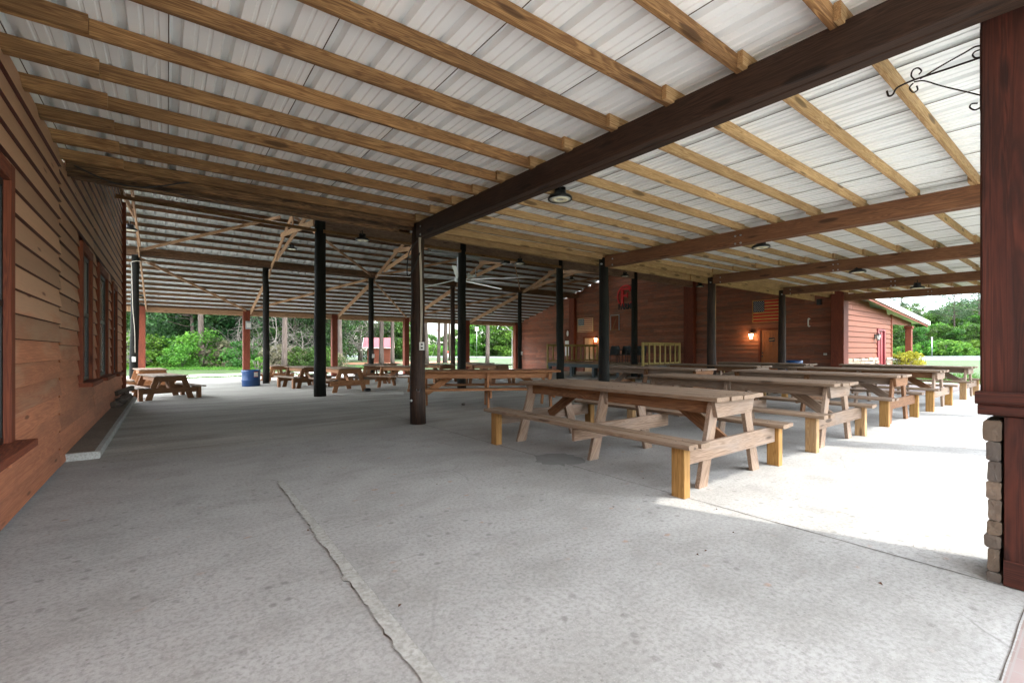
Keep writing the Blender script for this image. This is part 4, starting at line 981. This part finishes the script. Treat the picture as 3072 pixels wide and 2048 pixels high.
# ------------------------------------------------------------------ stage, chairs, crate
zs0 = zf(16)
sg = thing('stage', 'low timber stage with yellow new railings before the far wall', 'stage')
SX0, SX1, SY0, SY1, SZ = 17.2, 21.2, 12.55, 19.35, .60
c = MB(); y = SY0
while y < SY1 - .05: c.beam((SX0 - .05, y + .07, SZ), (SX1, y + .07, SZ), .136, .04); y += .142
c.build('deck', M['deck'], sg)
c = MB(); c.beam((SX0, SY0, SZ - .11), (SX0, SY1, SZ - .11), .045, .18); c.beam((SX0, SY0, SZ - .11), (SX1, SY0, SZ - .11), .045, .18); c.beam((SX1, SY0, SZ - .11), (SX1, SY1, SZ - .11), .045, .18); c.beam((SX0, SY1, SZ - .11), (SX1, SY1, SZ - .11), .045, .18); c.build('rim_beam', M['grey_wood'], sg)
for x in (SX0 + .1, (SX0 + SX1) / 2, SX1 - .1):
    for y in (SY0 + .1, SY0 + 1.8, SY0 + 3.4, SY0 + 5.0, SY1 - .1):
        c = MB(); c.beam((x, y, zf(y) - .01), (x, y, SZ - .2), .14, .14, (0, 1, 0)); c.build('leg', M['grey_wood'], sg)
for (yy, xa, xb, zb) in ((SY0 + .02, SX0 - .4, SX0 + 2.4, 0), (SY1, SX0 + .0, SX1 + .1, 0)):
    c = MB(); c.beam((xa, yy, SZ + 1.02), (xb, yy, SZ + 1.02), .09, .05); c.beam((xa, yy, SZ + .95), (xb, yy, SZ + .95), .04, .08); c.beam((xa, yy, SZ + .1), (xb, yy, SZ + .1), .04, .08)
    ro = c.build('railing', M['rail_new'], sg)
    c = MB(); n_ = int((xb - xa) / .36)
    for i in range(1, n_): x = xa + (xb - xa) * i / n_; c.beam((x, yy - .04, SZ + .06), (x, yy - .04, SZ + 1.0), .04, .09, (1, 0, 0))
    c.build('balusters', M['rail_new'], ro)
    for x in (xa, xb):
        c = MB(); c.beam((x, yy, zf(yy) if x == xa and yy > 15 else SZ - .2), (x, yy, SZ + 1.05), .09, .09, (0, 1, 0)); c.build('post', M['rail_new'], ro)
ch = thing('wicker_chair', '', 'chair', group='dark wicker armchairs on the stage')
c = MB(); c.box((-.26, -.25, .40), (.26, .25, .45), .02); c.build('seat', M['wicker'], ch)
c = MB(); pr = []
N = 14
for j in range(7):
    hgt = .42 + .5 * j / 6; wid = .27 * (1 if j < 5 else (.92 if j == 5 else .7))
    for i in range(N + 1):
        a_ = -1.15 + 2.3 * i / N; pr.append((wid * math.sin(a_) / math.sin(1.15), .14 + .13 * math.cos(a_) + .09 * j / 6, hgt))
fs = [(j * (N + 1) + i, j * (N + 1) + i + 1, (j + 1) * (N + 1) + i + 1, (j + 1) * (N + 1) + i) for j in range(6) for i in range(N)]
c.add(pr, fs, pr, .5, True); bo = c.build('backrest', M['wicker'], ch); so_ = bo.modifiers.new('thick', 'SOLIDIFY'); so_.thickness = .025
for s in (-1, 1):
    c = MB(); c.tube(curve([(s * .27, .2, .68), (s * .31, 0, .69), (s * .3, -.22, .66), (s * .27, -.25, .42)]), .02, 8); c.build('armrest', M['wicker'], ch)
    for yy in (-.23, .23): c = MB(); c.tube([(s * .24, yy, .42), (s * .26, yy * 1.1, 0)], .018, 7); c.build('leg', M['wicker'], ch)
for i, (px, lab) in enumerate(((1840, 'dark wicker chair nearest the first log post on the stage'), (1872, 'dark wicker chair second from the left on the stage'), (1903, 'dark wicker chair behind the black pole on the stage'), (1950, 'dark wicker chair behind the right railing of the stage'))):
    q = at(px, HZ, 25.2 + (.3 if i == 3 else 0)); l_ = (min(q.x, 20.6), q.y, SZ + .02)
    if i == 0: ch.location = l_; ch.rotation_euler = (0, 0, R(-70)); ch['label'] = lab
    else: dup(ch, l_, R(-70 - 12 * i), lab)
cr_ = thing('wooden_crate', 'low yellow timber crate frame right of the stage railing', 'crate', (20.6, 11.6, 0))
for zz in (.08, .55):
    c = MB(); c.beam((-.5, -.45, zz), (-.5, .45, zz), .04, .09); c.beam((.5, -.45, zz), (.5, .45, zz), .04, .09); c.beam((-.5, -.45, zz), (.5, -.45, zz), .04, .09); c.beam((-.5, .45, zz), (.5, .45, zz), .04, .09); c.build('rail', M['rail_new'], cr_)
for s in (-.5, .5):
    for u in (-.45, 0, .45): c = MB(); c.beam((s, u, 0), (s, u, .6), .08, .04, (0, 1, 0)); c.build('upright', M['rail_new'], cr_)
c = MB(); c.box((-.5, -.45, .595), (.5, .45, .62), .004); c.build('top_board', M['deck'], cr_)

# ------------------------------------------------------------------ barrels, firewood, litter
def barrel(label, loc, r, h, sticker):
    t = thing('blue_barrel', label, 'barrel', loc, 0, 'blue plastic barrels')
    c = MB(); c.lathe((0, 0, 0), [(.001, .0), (r * .9, 0), (r * .95, .03), (r * .97, h * .33), (r, h * .36), (r, h * .4), (r * .98, h * .43), (r * 1.0, h * .9), (r * 1.02, h), (r * .97, h), (r * .95, h * .85), (r * .9, .05), (.001, .05)], 32); c.build('drum', M['blue'], t)
    if sticker:
        a_ = math.atan2(-loc[1], -loc[0]) + .55; c = MB()
        N = 5; vs = []
        for zz in (h * .58, h * .9):
            for i in range(N): b_ = a_ - .25 + .5 * i / (N - 1); vs.append((1.012 * r * math.cos(b_), 1.012 * r * math.sin(b_), zz))
        c.add(vs, [(i, i + 1, N + i + 1, N + i) for i in range(N - 1)], vs, .5); so2 = c.build('sticker', M['white_paint'], t)
        c = MB(); vs = []
        for (z0, z1) in ((h * .86, h * .895), (h * .585, h * .61)):
            for zz in (z0, z1):
                for i in range(N): b_ = a_ - .24 + .48 * i / (N - 1); vs.append((1.02 * r * math.cos(b_), 1.02 * r * math.sin(b_), zz))
        c.add(vs, [(o + i, o + i + 1, o + N + i + 1, o + N + i) for o in (0, 2 * N) for i in range(N - 1)], vs, .5); c.build('red_band', M['red_paint'], so2)
q = P2(753, 18.6); barrel('blue cut-down barrel with white sticker at the slab edge', (q[0], q[1], zf(q[1])), .345, .66, True)
barrel('blue barrel by the far wall right of the last log post', (19.6, 7.55, 0), .29, .9, False)
rs = random.Random(11); lb = ['split firewood log lying at the front of the pile by the cabin', 'grey split log with torn bark on top of the firewood pile', 'short firewood log against the cabin wall', 'brown log at the back of the firewood pile', 'thick log in the middle of the firewood pile', 'thin log leaning across the firewood pile']
for i, (x, y, z, rz, L_, r_) in enumerate(((-.83, 13.2, .15, 1.2, .5, .07), (-.80, 13.9, .36, .5, .5, .06), (-.87, 12.85, .14, .9, .34, .06), (-.82, 14.6, .17, 1.4, .55, .08), (-.80, 13.8, .18, 1.0, .5, .09), (-.78, 14.1, .3, 1.9, .6, .05))):
    c = MB(); d_ = Vector((math.cos(rz) * .35, math.sin(rz), .12 * math.sin(i * 2))); d_.normalize()
    c.tube([-d_ * L_ / 2, -d_ * L_ / 6, d_ * L_ / 6, d_ * L_ / 2], [r_ * .95, r_, r_ * 1.05, r_], 7, jit=.35)
    c.build('firewood_log', M['bark'], label=lb[i], cat='log', loc=(x, y, z), group='firewood by the cabin')
rs = random.Random(21)
leaf_m = flat('dry_leaf', lin('5c3c28'), .8)
for i, (x, y) in enumerate(((1745, 1325), (1930, 1437), (2092, 1667), (2118, 1655), (1840, 1523), (2200, 1600), (925, 1594), (1310, 1455), (2740, 1640), (2640, 1755), (1200, 1820), (2150, 1530))):
    p = G(x, y); c = MB(); s_ = rs.uniform(.005, .010); a_ = rs.random() * 6
    vs = [Vector((s_ * 1.6 * math.cos(a_), s_ * 1.6 * math.sin(a_), .004)), Vector((-s_ * math.sin(a_), s_ * math.cos(a_), .014)), Vector((-s_ * 1.4 * math.cos(a_), -s_ * 1.4 * math.sin(a_), .005)), Vector((s_ * math.sin(a_), -s_ * math.cos(a_), .010))]
    c.add(vs, [(0, 1, 2), (0, 2, 3)], vs); c.build('dry_leaf', leaf_m, label='tiny curled brown leaf lying on the bare concrete', cat='leaf', loc=(p.x, p.y, .004), group='dry leaves on the floor')
p = G(1390, 1216); c = MB(); c.lathe((0, 0, .03), [(.001, -.03), (.04, -.02), (.05, 0), (.035, .025), (.001, .03)], 7); c.build('pine_cone', M['bark'], label='dark pine cone on the floor by the askew table', cat='pine cone', loc=p)
p = G(1103, 1165); p = P2(1103, 15.2); c = MB(); c.lathe((0, 0, .05), [(.001, -.05), (.1, -.04), (.12, 0), (.06, .05), (.001, .05)], 9); c.build('rag', M['black'], label='crumpled black rag under the orange short table', cat='rag', loc=(p[0], p[1], zf(p[1])))

# ------------------------------------------------------------------ plants and far things
def leaves(mb, rs, c, R3, n, size, shade=None):
    for _ in range(n):
        while True:
            u = Vector((rs.uniform(-1, 1), rs.uniform(-1, 1), rs.uniform(-1, 1)))
            if u.length < 1: break
        u = u * (1 if u.length > .55 else 1.5)
        p = Vector((c[0] + u.x * R3[0], c[1] + u.y * R3[1], c[2] + u.z * R3[2]))
        a = Vector((rs.gauss(0, 1), rs.gauss(0, 1), rs.gauss(0, .7))).normalized(); b = a.orthogonal().normalized()
        b = (b * math.cos(rs.random() * 6) + a.cross(b) * math.sin(rs.random() * 6)); s = size * rs.uniform(.5, 1.3)
        a = a * s; b = b * s * .62
        vs = [p - a, p - b * .8, p + a, p + b * .8]
        mb.add(vs, [(0, 1, 2, 3)], vs, min(1, max(0, (.5 if shade is None else shade) + rs.gauss(0, .2))))
def crown_mb(seed, rx, z0, z1, clumps, per, size, flatness=.6, cr=(.8, 1.7)):
    rs = random.Random(seed); mb = MB()
    for i in range(clumps):
        t = rs.random(); z = z0 + (z1 - z0) * t; w_ = rx * (1 - .75 * abs(t - .35) ** 1.3) * math.sqrt(rs.random()) ; a = rs.random() * 6.283
        r_ = rs.uniform(*cr) * rx / 4
        leaves(mb, rs, (w_ * math.cos(a), w_ * math.sin(a), z), (r_, r_, r_ * flatness), per, size, rs.uniform(.15, .85))
    return mb
def limbs(seed, h, r0, n, spread, z0=.35):
    rs = random.Random(seed); mb = MB(); pts = [Vector((0, 0, -.3))]
    for i in range(6): pts.append(Vector((rs.gauss(0, .04 * h / 6), rs.gauss(0, .04 * h / 6), h * (i + 1) / 6)) + (pts[-1] * .6 if False else Vector((pts[-1].x, pts[-1].y, 0))))
    mb.tube(pts, [r0 * (1.25 if i == 0 else 1 - .13 * i) for i in range(7)], 9, jit=.1)
    lm = MB()
    for i in range(n):
        t = rs.uniform(z0, .95); b = pts[min(6, int(t * 6) + 0)]; b = Vector((b.x, b.y, h * t)); a = rs.random() * 6.283; L_ = spread * rs.uniform(.5, 1)
        q = [b]
        for k in range(4): q.append(q[-1] + Vector((math.cos(a + rs.gauss(0, .35)), math.sin(a + rs.gauss(0, .35)), rs.uniform(.0, .5))) * L_ / 4)
        lm.tube(q, [r0 * .3, r0 * .22, r0 * .16, r0 * .09, r0 * .04], 5)
    return mb, lm
def make_tree(name, label, cat, seed, h, rx, z0, clumps, per, size, mat, r0=.2, nl=14, group=None):
    t = thing(name, label, cat, group=group); tr, lm = limbs(seed, h * .92, r0, nl, rx * .9)
    to = tr.build('trunk', M['bark'], t); lm.build('branches', M['bark'], to)
    crown_mb(seed, rx, z0, h, clumps, per, size).build('crown', mat, t); return t
def make_bush(name, label, cat, seed, rx, h, clumps, per, size, mat, group=None):
    t = thing(name, label, cat, group=group); rs = random.Random(seed); st_ = MB()
    for i in range(7):
        a = rs.random() * 6.28; st_.tube([(0, 0, -.2), (rx * .3 * math.cos(a), rx * .3 * math.sin(a), h * .4), (rx * .6 * math.cos(a), rx * .6 * math.sin(a), h * .8)], [.04, .03, .012], 5)
    st_.build('stems', M['twig'], t); crown_mb(seed, rx, .0, h, clumps, per, size, .7).build('foliage', mat, t); return t
def place(protos, px, dep, rz, sc, lab, grp, z=None):
    q = P2(px, dep); key = id(protos)
    loc = (q[0], q[1], (zf(q[1]) if z is None else z) - .05)
    o = protos
    if not o.get('used'):
        o['used'] = 1; o.location = loc; o.rotation_euler = (0, 0, rz); o['label'] = lab; o['group'] = grp; o.scale = (sc,) * 3; return o
    n_ = dup(o, loc, rz, lab, grp, sc); return n_
rs = random.Random(99)
TA = make_tree('broadleaf_tree', '', 'tree', 1, 11, 3.6, .6, 95, 130, .15, M['leaf_dark'])
TB = make_tree('broadleaf_tree', '', 'tree', 2, 12, 3.8, .6, 95, 120, .16, M['leaf'])
TC = make_tree('broadleaf_tree', '', 'tree', 3, 10, 3.4, .4, 90, 120, .14, M['leaf_bright'])
BA = make_bush('wild_bush', '', 'bush', 4, 2.2, 3.0, 44, 80, .13, M['leaf_bright'])
BB = make_bush('wild_bush', '', 'bush', 5, 2.0, 2.6, 40, 80, .13, M['leaf'])
BC = make_bush('wild_bush', '', 'bush', 6, 1.8, 1.9, 36, 70, .12, M['dry'])
gw = 'trees of the wood beyond the gravel drive'; gbush = 'wild bushes along the wood edge'
# wood edge on the left
i = 0
for px in range(330, 985, 36):
    d = rs.uniform(47, 58); tp = (TA, TB, TC, TA)[i % 4] if px < 640 else (TA, TA, TB)[i % 3]
    place(tp, px + rs.uniform(-14, 14), d, rs.random() * 6, rs.uniform(.85, 1.25), {id(TA): 'dark green tree in the wood beyond the gravel drive', id(TB): 'mid green tree in the wood beyond the gravel drive', id(TC): 'bright green tree in the wood beyond the gravel drive'}[id(tp)], gw); i += 1
for px in range(300, 1130, 60):
    place((TA, TB)[i % 2], px, rs.uniform(66, 74), rs.random() * 6, rs.uniform(1.1, 1.5), {id(TA): 'dark green tree in the wood beyond the gravel drive', id(TB): 'mid green tree in the wood beyond the gravel drive'}[id((TA, TB)[i % 2])], gw); i += 1
for px in range(350, 1000, 27):
    d = rs.uniform(41.5, 46)
    bp = (BA if rs.random() < .75 else BB) if px < 640 else (BB if rs.random() < .45 else BC)
    place(bp, px + rs.uniform(-10, 10), d, rs.random() * 6, rs.uniform(.6, 1.25), {id(BA): 'bright green wild bush at the wood edge', id(BB): 'mid green wild bush at the wood edge', id(BC): 'dry brownish bush at the wood edge'}[id(bp)], gbush)
# bare grey brush
def bare(seed, h, n):
    rs = random.Random(seed); mb = MB(); tk = MB(); tk.tube([(0, 0, -.2), (.1, .05, h * .3), (-.05, .1, h * .62), (.15, 0, h * .9)], [.09, .07, .05, .02], 6)
    def grow(p, d, L_, r_, lv):
        q = [p]
        for k in range(4): d = (d + Vector((rs.gauss(0, .25), rs.gauss(0, .25), rs.gauss(0, .18)))).normalized(); q.append(q[-1] + d * L_ / 4)
        mb.tube(q, [r_, r_ * .8, r_ * .65, r_ * .5, r_ * .3], 4, False)
        if lv:
            for _ in range(4): grow(q[rs.randint(1, 4)], (d + Vector((rs.gauss(0, .8), rs.gauss(0, .8), rs.gauss(0, .6)))).normalized(), L_ * .62, r_ * .55, lv - 1)
    for i in range(n):
        a = rs.random() * 6.28; grow(Vector((0, 0, h * rs.uniform(.15, .85))), Vector((math.cos(a), math.sin(a), rs.uniform(0, .6))).normalized(), h * .45, .035, 2)
    t = thing('bare_tree', '', 'tree'); tk.build('trunk', M['twig'], t); mb.build('branches', M['twig'], t); return t
D1_ = bare(31, 5.5, 14); D2_ = bare(32, 4, 14)
for k, (px, d, sc, lab) in enumerate(((715, 45.5, .95, 'bare grey tree behind the barrel column'), (760, 43, .8, 'small bare grey tree right of the barrel'), (830, 43, 1.05, 'tangled bare grey tree behind the second black pole'), (905, 44, 1.0, 'bare grey tree between two red columns'), (1035, 60, 1.2, 'bare grey tree left of the shed'), (1085, 68, 1.5, 'bare grey tree leaning behind the shed'), (370, 36, .6, 'white bare sapling beside the cabin corner'), (660, 45, .7, 'low bare grey brush in the green wood edge'))):
    place((D1_, D2_)[k % 2], px, d, k * 1.3, sc, lab, 'bare grey trees at the wood edge')
# tall pines: trunk and high crown
def pine(seed, h, r0):
    t = thing('pine_tree', '', 'tree'); rs = random.Random(seed); tk = MB(); n = 10; bx = rs.gauss(0, .25); by = rs.gauss(0, .25)
    tk.tube([(bx * math.sin(3 * i / n) , by * math.sin(2.4 * i / n), -.3 + (h + .3) * i / n) for i in range(n + 1)], [r0 * 1.2] + [r0 * (1 - .075 * i) for i in range(n)], 12, jit=.14); to = tk.build('trunk', M['bark'], t)
    lm = MB(); cw = MB()
    for i in range(26):
        z = h * rs.uniform(.55, .98); a = rs.random() * 6.28; L_ = (1.15 - z / h) * h * .38 + .5; e = Vector((L_ * math.cos(a), L_ * math.sin(a), z + rs.uniform(0, .8)))
        lm.tube([(0, 0, z - .3), tuple(e * .5 + Vector((0, 0, z * .5 - .1))), e], [.06, .045, .02], 5)
        for _ in range(4): leaves(cw, rs, e * rs.uniform(.7, 1.05) + Vector((rs.gauss(0, .4), rs.gauss(0, .4), (z) * (1 - 1) + rs.gauss(0, .3))), (.7, .7, .45), 34, .17, rs.uniform(.2, .8))
    lm.build('branches', M['bark'], to); cw.build('crown', M['needle'], t); return t
PA = pine(41, 17, .26); PB = pine(42, 15, .22)
for k, (px, d, sc, lab) in enumerate(((606, 43, 1.0, 'tall pine trunk leaning at the left wood edge'), (853, 40, 1.05, 'thick pine trunk beside the second black pole'), (883, 47, .9, 'thin pine trunk deep in the wood'), (1020, 45, 1.0, 'pine trunk hidden beside a red column'), (1144, 52, 1.0, 'pine trunk in front of the shed, left one'), (1178, 52, 1.0, 'pine trunk at the right corner of the shed'),
                                    (1281, 58, 1.0, 'pine trunk just right of the nearest log post'), (1316, 60, 1.0, 'second pine trunk right of the nearest log post'), (1335, 60, 1.1, 'pine trunk left of the orange marker'), (1358, 62, .9, 'pine trunk right of the utility pole'), (1462, 56, .95, 'lone leaning pine trunk on the far lawn'), (545, 52, .9, 'pale pine trunk in the left wood'))):
    place((PA, PB)[k % 2], px, d, k * 2.1, sc, lab, 'tall pines')
# woods over the road
TD = make_tree('broadleaf_tree', '', 'tree', 11, 12, 4.6, .4, 85, 80, .33, M['leaf_bright'], .25)
TE = make_tree('broadleaf_tree', '', 'tree', 12, 12, 4.6, .4, 85, 80, .33, M['leaf'], .25)
gf = 'trees across the road'
for (px, d, sc, m_) in ((1425, 132, .95, TD), (1450, 138, .85, TE), (1490, 130, 1.0, TE), (1520, 126, 1.05, TD), (1548, 130, .8, TE), (1590, 135, 1, TD), (1400, 145, .7, TE), (1375, 160, .75, TE), (1345, 165, .62, TE), (1320, 170, .55, TE), (1295, 165, .6, TE), (1265, 170, .45, TE), (1240, 150, .5, TD), (1215, 110, .55, TD), (1190, 90, .9, TE), (1165, 84, 1.1, TE)):
    place(m_, px, d, rs.random() * 6, sc, {id(TD): 'bright green tree across the far road', id(TE): 'mid green tree across the far road'}[id(m_)], gf)
BD = make_bush('roadside_bush', '', 'bush', 14, 2.6, 2.4, 40, 80, .2, M['leaf_bright'])
for px in list(range(1265, 1560, 26)):
    place(BD, px, 128 + rs.uniform(0, 12), rs.random() * 6, rs.uniform(.7, 1.2), 'low green bush along the far road', 'bushes along the far road')
# wooded slope on the right
i = 0
for (d0, d1, step, sc, zz) in ((130, 136, 30, (.55, .85), 0), (139, 148, 36, (.9, 1.2), 0), (152, 162, 40, (1.15, 1.5), 0)):
    for px in range(2690, 3040, step):
        m_ = (TE, TD, TE)[i % 3] if d0 < 150 else (TE, TA, TB)[i % 3]
        if d0 >= 150 and px < 2800: sck = .85
        else: sck = 1
        place(m_, px + rs.uniform(-8, 8), rs.uniform(d0, d1), rs.random() * 6, rs.uniform(*sc) * sck * (1.15 if m_ in (TA, TB) else 1), 'leafy green tree on the slope across the right road', 'trees on the right slope', 0); i += 1
for px in range(2700, 3010, 17): place(BD, px, 125 + rs.uniform(0, 5), rs.random() * 6, rs.uniform(.8, 1.6), 'overgrown green bush along the right road', 'bushes along the right road', 0)
for k, (px, sc) in enumerate(((2707, 1.05), (2862, 1.18), (2935, 1.15))):
    place((PA, PB)[k % 2], px, 140, k, sc * 1.12, ['open-crowned pine behind the annex roof', 'tall pine left of the pair on the right slope', 'tall pine by the right column'][k], 'tall pines', 0)
# garden by the annex
YB = make_bush('yellow_shrub', 'bright yellow-green shrub in front of the annex stone base', 'shrub', 51, .85, 1.15, 40, 90, .055, M['leaf_yellow']); YB.location = (33.3, 7.0, -.04)
GB = make_bush('low_shrub', 'low pale shrub in the bed by the annex, under the tables', 'shrub', 52, .7, .45, 24, 70, .05, M['dry']); GB.location = (30.6, 6.6, -.04)
q = P2(774, 30); PBU = make_bush('leafy_shrub', 'small leafy shrub behind the cut-down barrel', 'shrub', 53, .5, 1.2, 26, 60, .06, M['leaf_bright']); PBU.location = (q[0], q[1], zf(q[1]) - .05)
# grass tufts where lawn meets gravel, and across the near lawn
rs = random.Random(61); mb = MB()
def tuft(x, y, s):
    for _ in range(5):
        a = rs.random() * 6.28; h_ = s * rs.uniform(.6, 1.2); dx, dy = math.cos(a) * .012, math.sin(a) * .012; l_ = Vector((rs.gauss(0, .3), rs.gauss(0, .3), 1)).normalized() * h_; z = zf(y) - .07
        vs = [(x - dx, y - dy, z), (x + dx, y + dy, z), (x + l_.x, y + l_.y, z + l_.z)]; mb.add(vs, [(0, 1, 2)], vs, rs.random())
for _ in range(1500): tuft(rs.uniform(-8, 12), 32.3 + abs(rs.gauss(0, 1.1)), .1)
for _ in range(3500): tuft(24.6 + abs(rs.gauss(0, 6)), rs.uniform(.5, 5.6), .07)
for _ in range(1500): q = P2(rs.uniform(380, 1100), rs.uniform(38, 42)); tuft(q[0], q[1], .28)
mb.build('grass', M['leaf_bright'], kind='stuff', label='green lawn grass around the shelter', cat='grass')
# shed
shd = thing('garden_shed', 'small red-brown shed with pink-red metal roof near the wood', 'shed')
q = P2(1140, 62); shd.location = (q[0], q[1], zf(q[1]) - .06); shd.rotation_euler = (0, 0, -TH + R(10)); shd.scale = (1.22, 1.1, 1.12)
c = MB(); Wd, Dp, Hh = 2.35, 2.4, 1.95
c.box((-Wd / 2, -Dp / 2, 0), (Wd / 2, Dp / 2, Hh), .01)
z = .1
while z < Hh:
    c.beam((-Wd / 2 - .01, -Dp / 2 - .02, z), (Wd / 2 + .01, -Dp / 2 - .02, z), .03, .17, (0, .12, 1)); c.beam((-Wd / 2 - .02, -Dp / 2, z), (-Wd / 2 - .02, Dp / 2, z), .03, .17, (.12, 0, 1)); z += .17
c.prism([(-Dp / 2, Hh), (Dp / 2, Hh), (0, Hh + .95)], .1, Matrix(((0, 0, 1, -Wd / 2 - .02), (1, 0, 0, 0), (0, 1, 0, 0), (0, 0, 0, 1)))); c.build('wall', M['siding_bright'], shd)
c = MB()
for s in (-1, 1):
    vs = [(-Wd / 2 - .55, s * (Dp / 2 + .25), Hh - .2), (Wd / 2 + .3, s * (Dp / 2 + .25), Hh - .2), (Wd / 2 + .3, 0, Hh + 1.0), (-Wd / 2 - .55, 0, Hh + 1.0)]; v2 = [(x, y, z + .05) for x, y, z in vs]
    c.add(vs + v2, [(0, 1, 2, 3), (7, 6, 5, 4), (0, 4, 5, 1), (1, 5, 6, 2), (2, 6, 7, 3), (3, 7, 4, 0)], vs + v2)
    for i in range(11): x = -Wd / 2 - .5 + i * .31; c.beam((x, s * (Dp / 2 + .25), Hh - .13), (x, 0, Hh + 1.06), .03, .03)
ro = c.build('roof', M['red_roof'], shd)
c = MB(); c.beam((-Wd / 2 - .55, -Dp / 2 - .27, Hh - .2), (Wd / 2 + .3, -Dp / 2 - .27, Hh - .2), .03, .1)
for s in (-1, 1): c.beam((-Wd / 2 - .57, s * (Dp / 2 + .25), Hh - .18), (-Wd / 2 - .57, 0, Hh + 1.02), .03, .12); c.beam((Wd / 2 + .32, s * (Dp / 2 + .25), Hh - .18), (Wd / 2 + .32, 0, Hh + 1.02), .03, .12)
c.build('trim', M['white_trim'], ro)
c = MB(); c.box((-.75, -Dp / 2 - .06, 0), (-.7, -Dp / 2 - .03, 1.75)); c.build('corner_trim', M['red_trim'], shd)
# signs, pole, marker
def roadsign(label, px, dep, hc_, w_, h_, parts, zbase=-.35):
    q = P2(px, dep); t = thing('road_sign', label, 'road sign', (q[0], q[1], zbase), -TH - math.atan((px - CX) / F))
    c = MB(); c.tube([(0, .03, 0), (0, .03, hc_ + h_ / 2)], .035, 8); c.build('post', M['galv'], t)
    c = MB(); c.box((-w_ / 2, -.01, hc_ - h_ / 2), (w_ / 2, .005, hc_ + h_ / 2), .002); c.build('panel', parts[0], t)
    return t
def ctext(t, s, size, z, mat, y=-.03):
    text_mb(s, size, .006, Matrix(((1, 0, 0, 0), (0, 0, -1, y), (0, 1, 0, z), (0, 0, 0, 1)))).build('lettering', mat, t)
d_ = 88; hgt = (1074 - 986) / F * d_
t = roadsign('white square sign with red disc on a post across the lawn', 1430, d_, hgt, .62, .74, (M['white_paint'],), HC - (1074 - HZ) / F * d_)
c = MB(); fr = Matrix(((1, 0, 0, 0), (0, 0, -1, -.012), (0, 1, 0, hgt), (0, 0, 0, 1))); c.prism([(.29 * math.cos(a), .29 * math.sin(a)) for a in [i * math.pi / 16 for i in range(32)]], .012, fr); c.build('red_disc', M['red_paint'], t)
c = MB(); c.box((-.21, -.032, hgt - .045), (.21, -.0245, hgt + .045), 0); c.build('white_bar', M['white_paint'], t)
ctext(t, 'DO NOT', .13, hgt + .09, M['white_paint']); ctext(t, 'ENTER', .13, hgt - .19, M['white_paint'])
d_ = 104; hgt = (1068 - 992) / F * d_
t = roadsign('red rectangular sign with white lettering left of the pines', 1312, d_, hgt, .62, .56, (M['red_paint'],), HC - (1068 - HZ) / F * d_)
ctext(t, 'WRONG', .19, hgt + .04, M['white_paint'], -.02); ctext(t, 'WAY', .19, hgt - .2, M['white_paint'], -.02)
q = P2(1348, 72); c = MB(); c.tube([(0, 0, -.3), (0, 0, 11)], [.17, .12], 10); up = c.build('utility_pole', M['bark'], label='straight grey utility pole among the pines', cat='utility pole', loc=(q[0], q[1], -.35))
c = MB(); c.tube([(q[0], q[1], 8), P2(1290, 66) + (-.3,)], .012, 5); c.build('guy_wire', M['galv'], label='thin guy wire slanting from the utility pole', cat='wire')
q = P2(1344, 78); mk = thing('marker_post', 'white marker post with orange top by the pines', 'marker', (q[0], q[1], HC - (1076 - HZ) / F * 78)); c = MB(); c.lathe((0, 0, 0), [(.001, 0), (.06, 0), (.06, .95), (.001, .95)], 10); c.build('base_tube', M['white_paint'], mk); c = MB(); c.lathe((0, 0, 0), [(.001, .95), (.065, .95), (.065, 1.35), (.001, 1.36)], 10); c.build('top_tube', M['orange_mark'], mk)
q = P2(2796, 98); c = MB(); c.tube([(0, 0, -.1), (0, 0, 4.1)], .07, 8); c.box((-.14, -.02, 3.3), (.14, .02, 4.1), 0); c.build('sign_post', M['galv'], label='plain grey post standing before the trees on the right', cat='post', loc=(q[0], q[1], 0), rz=R(70))
for s in ('used',):
    for o in bpy.data.objects:
        if s in o: del o[s]
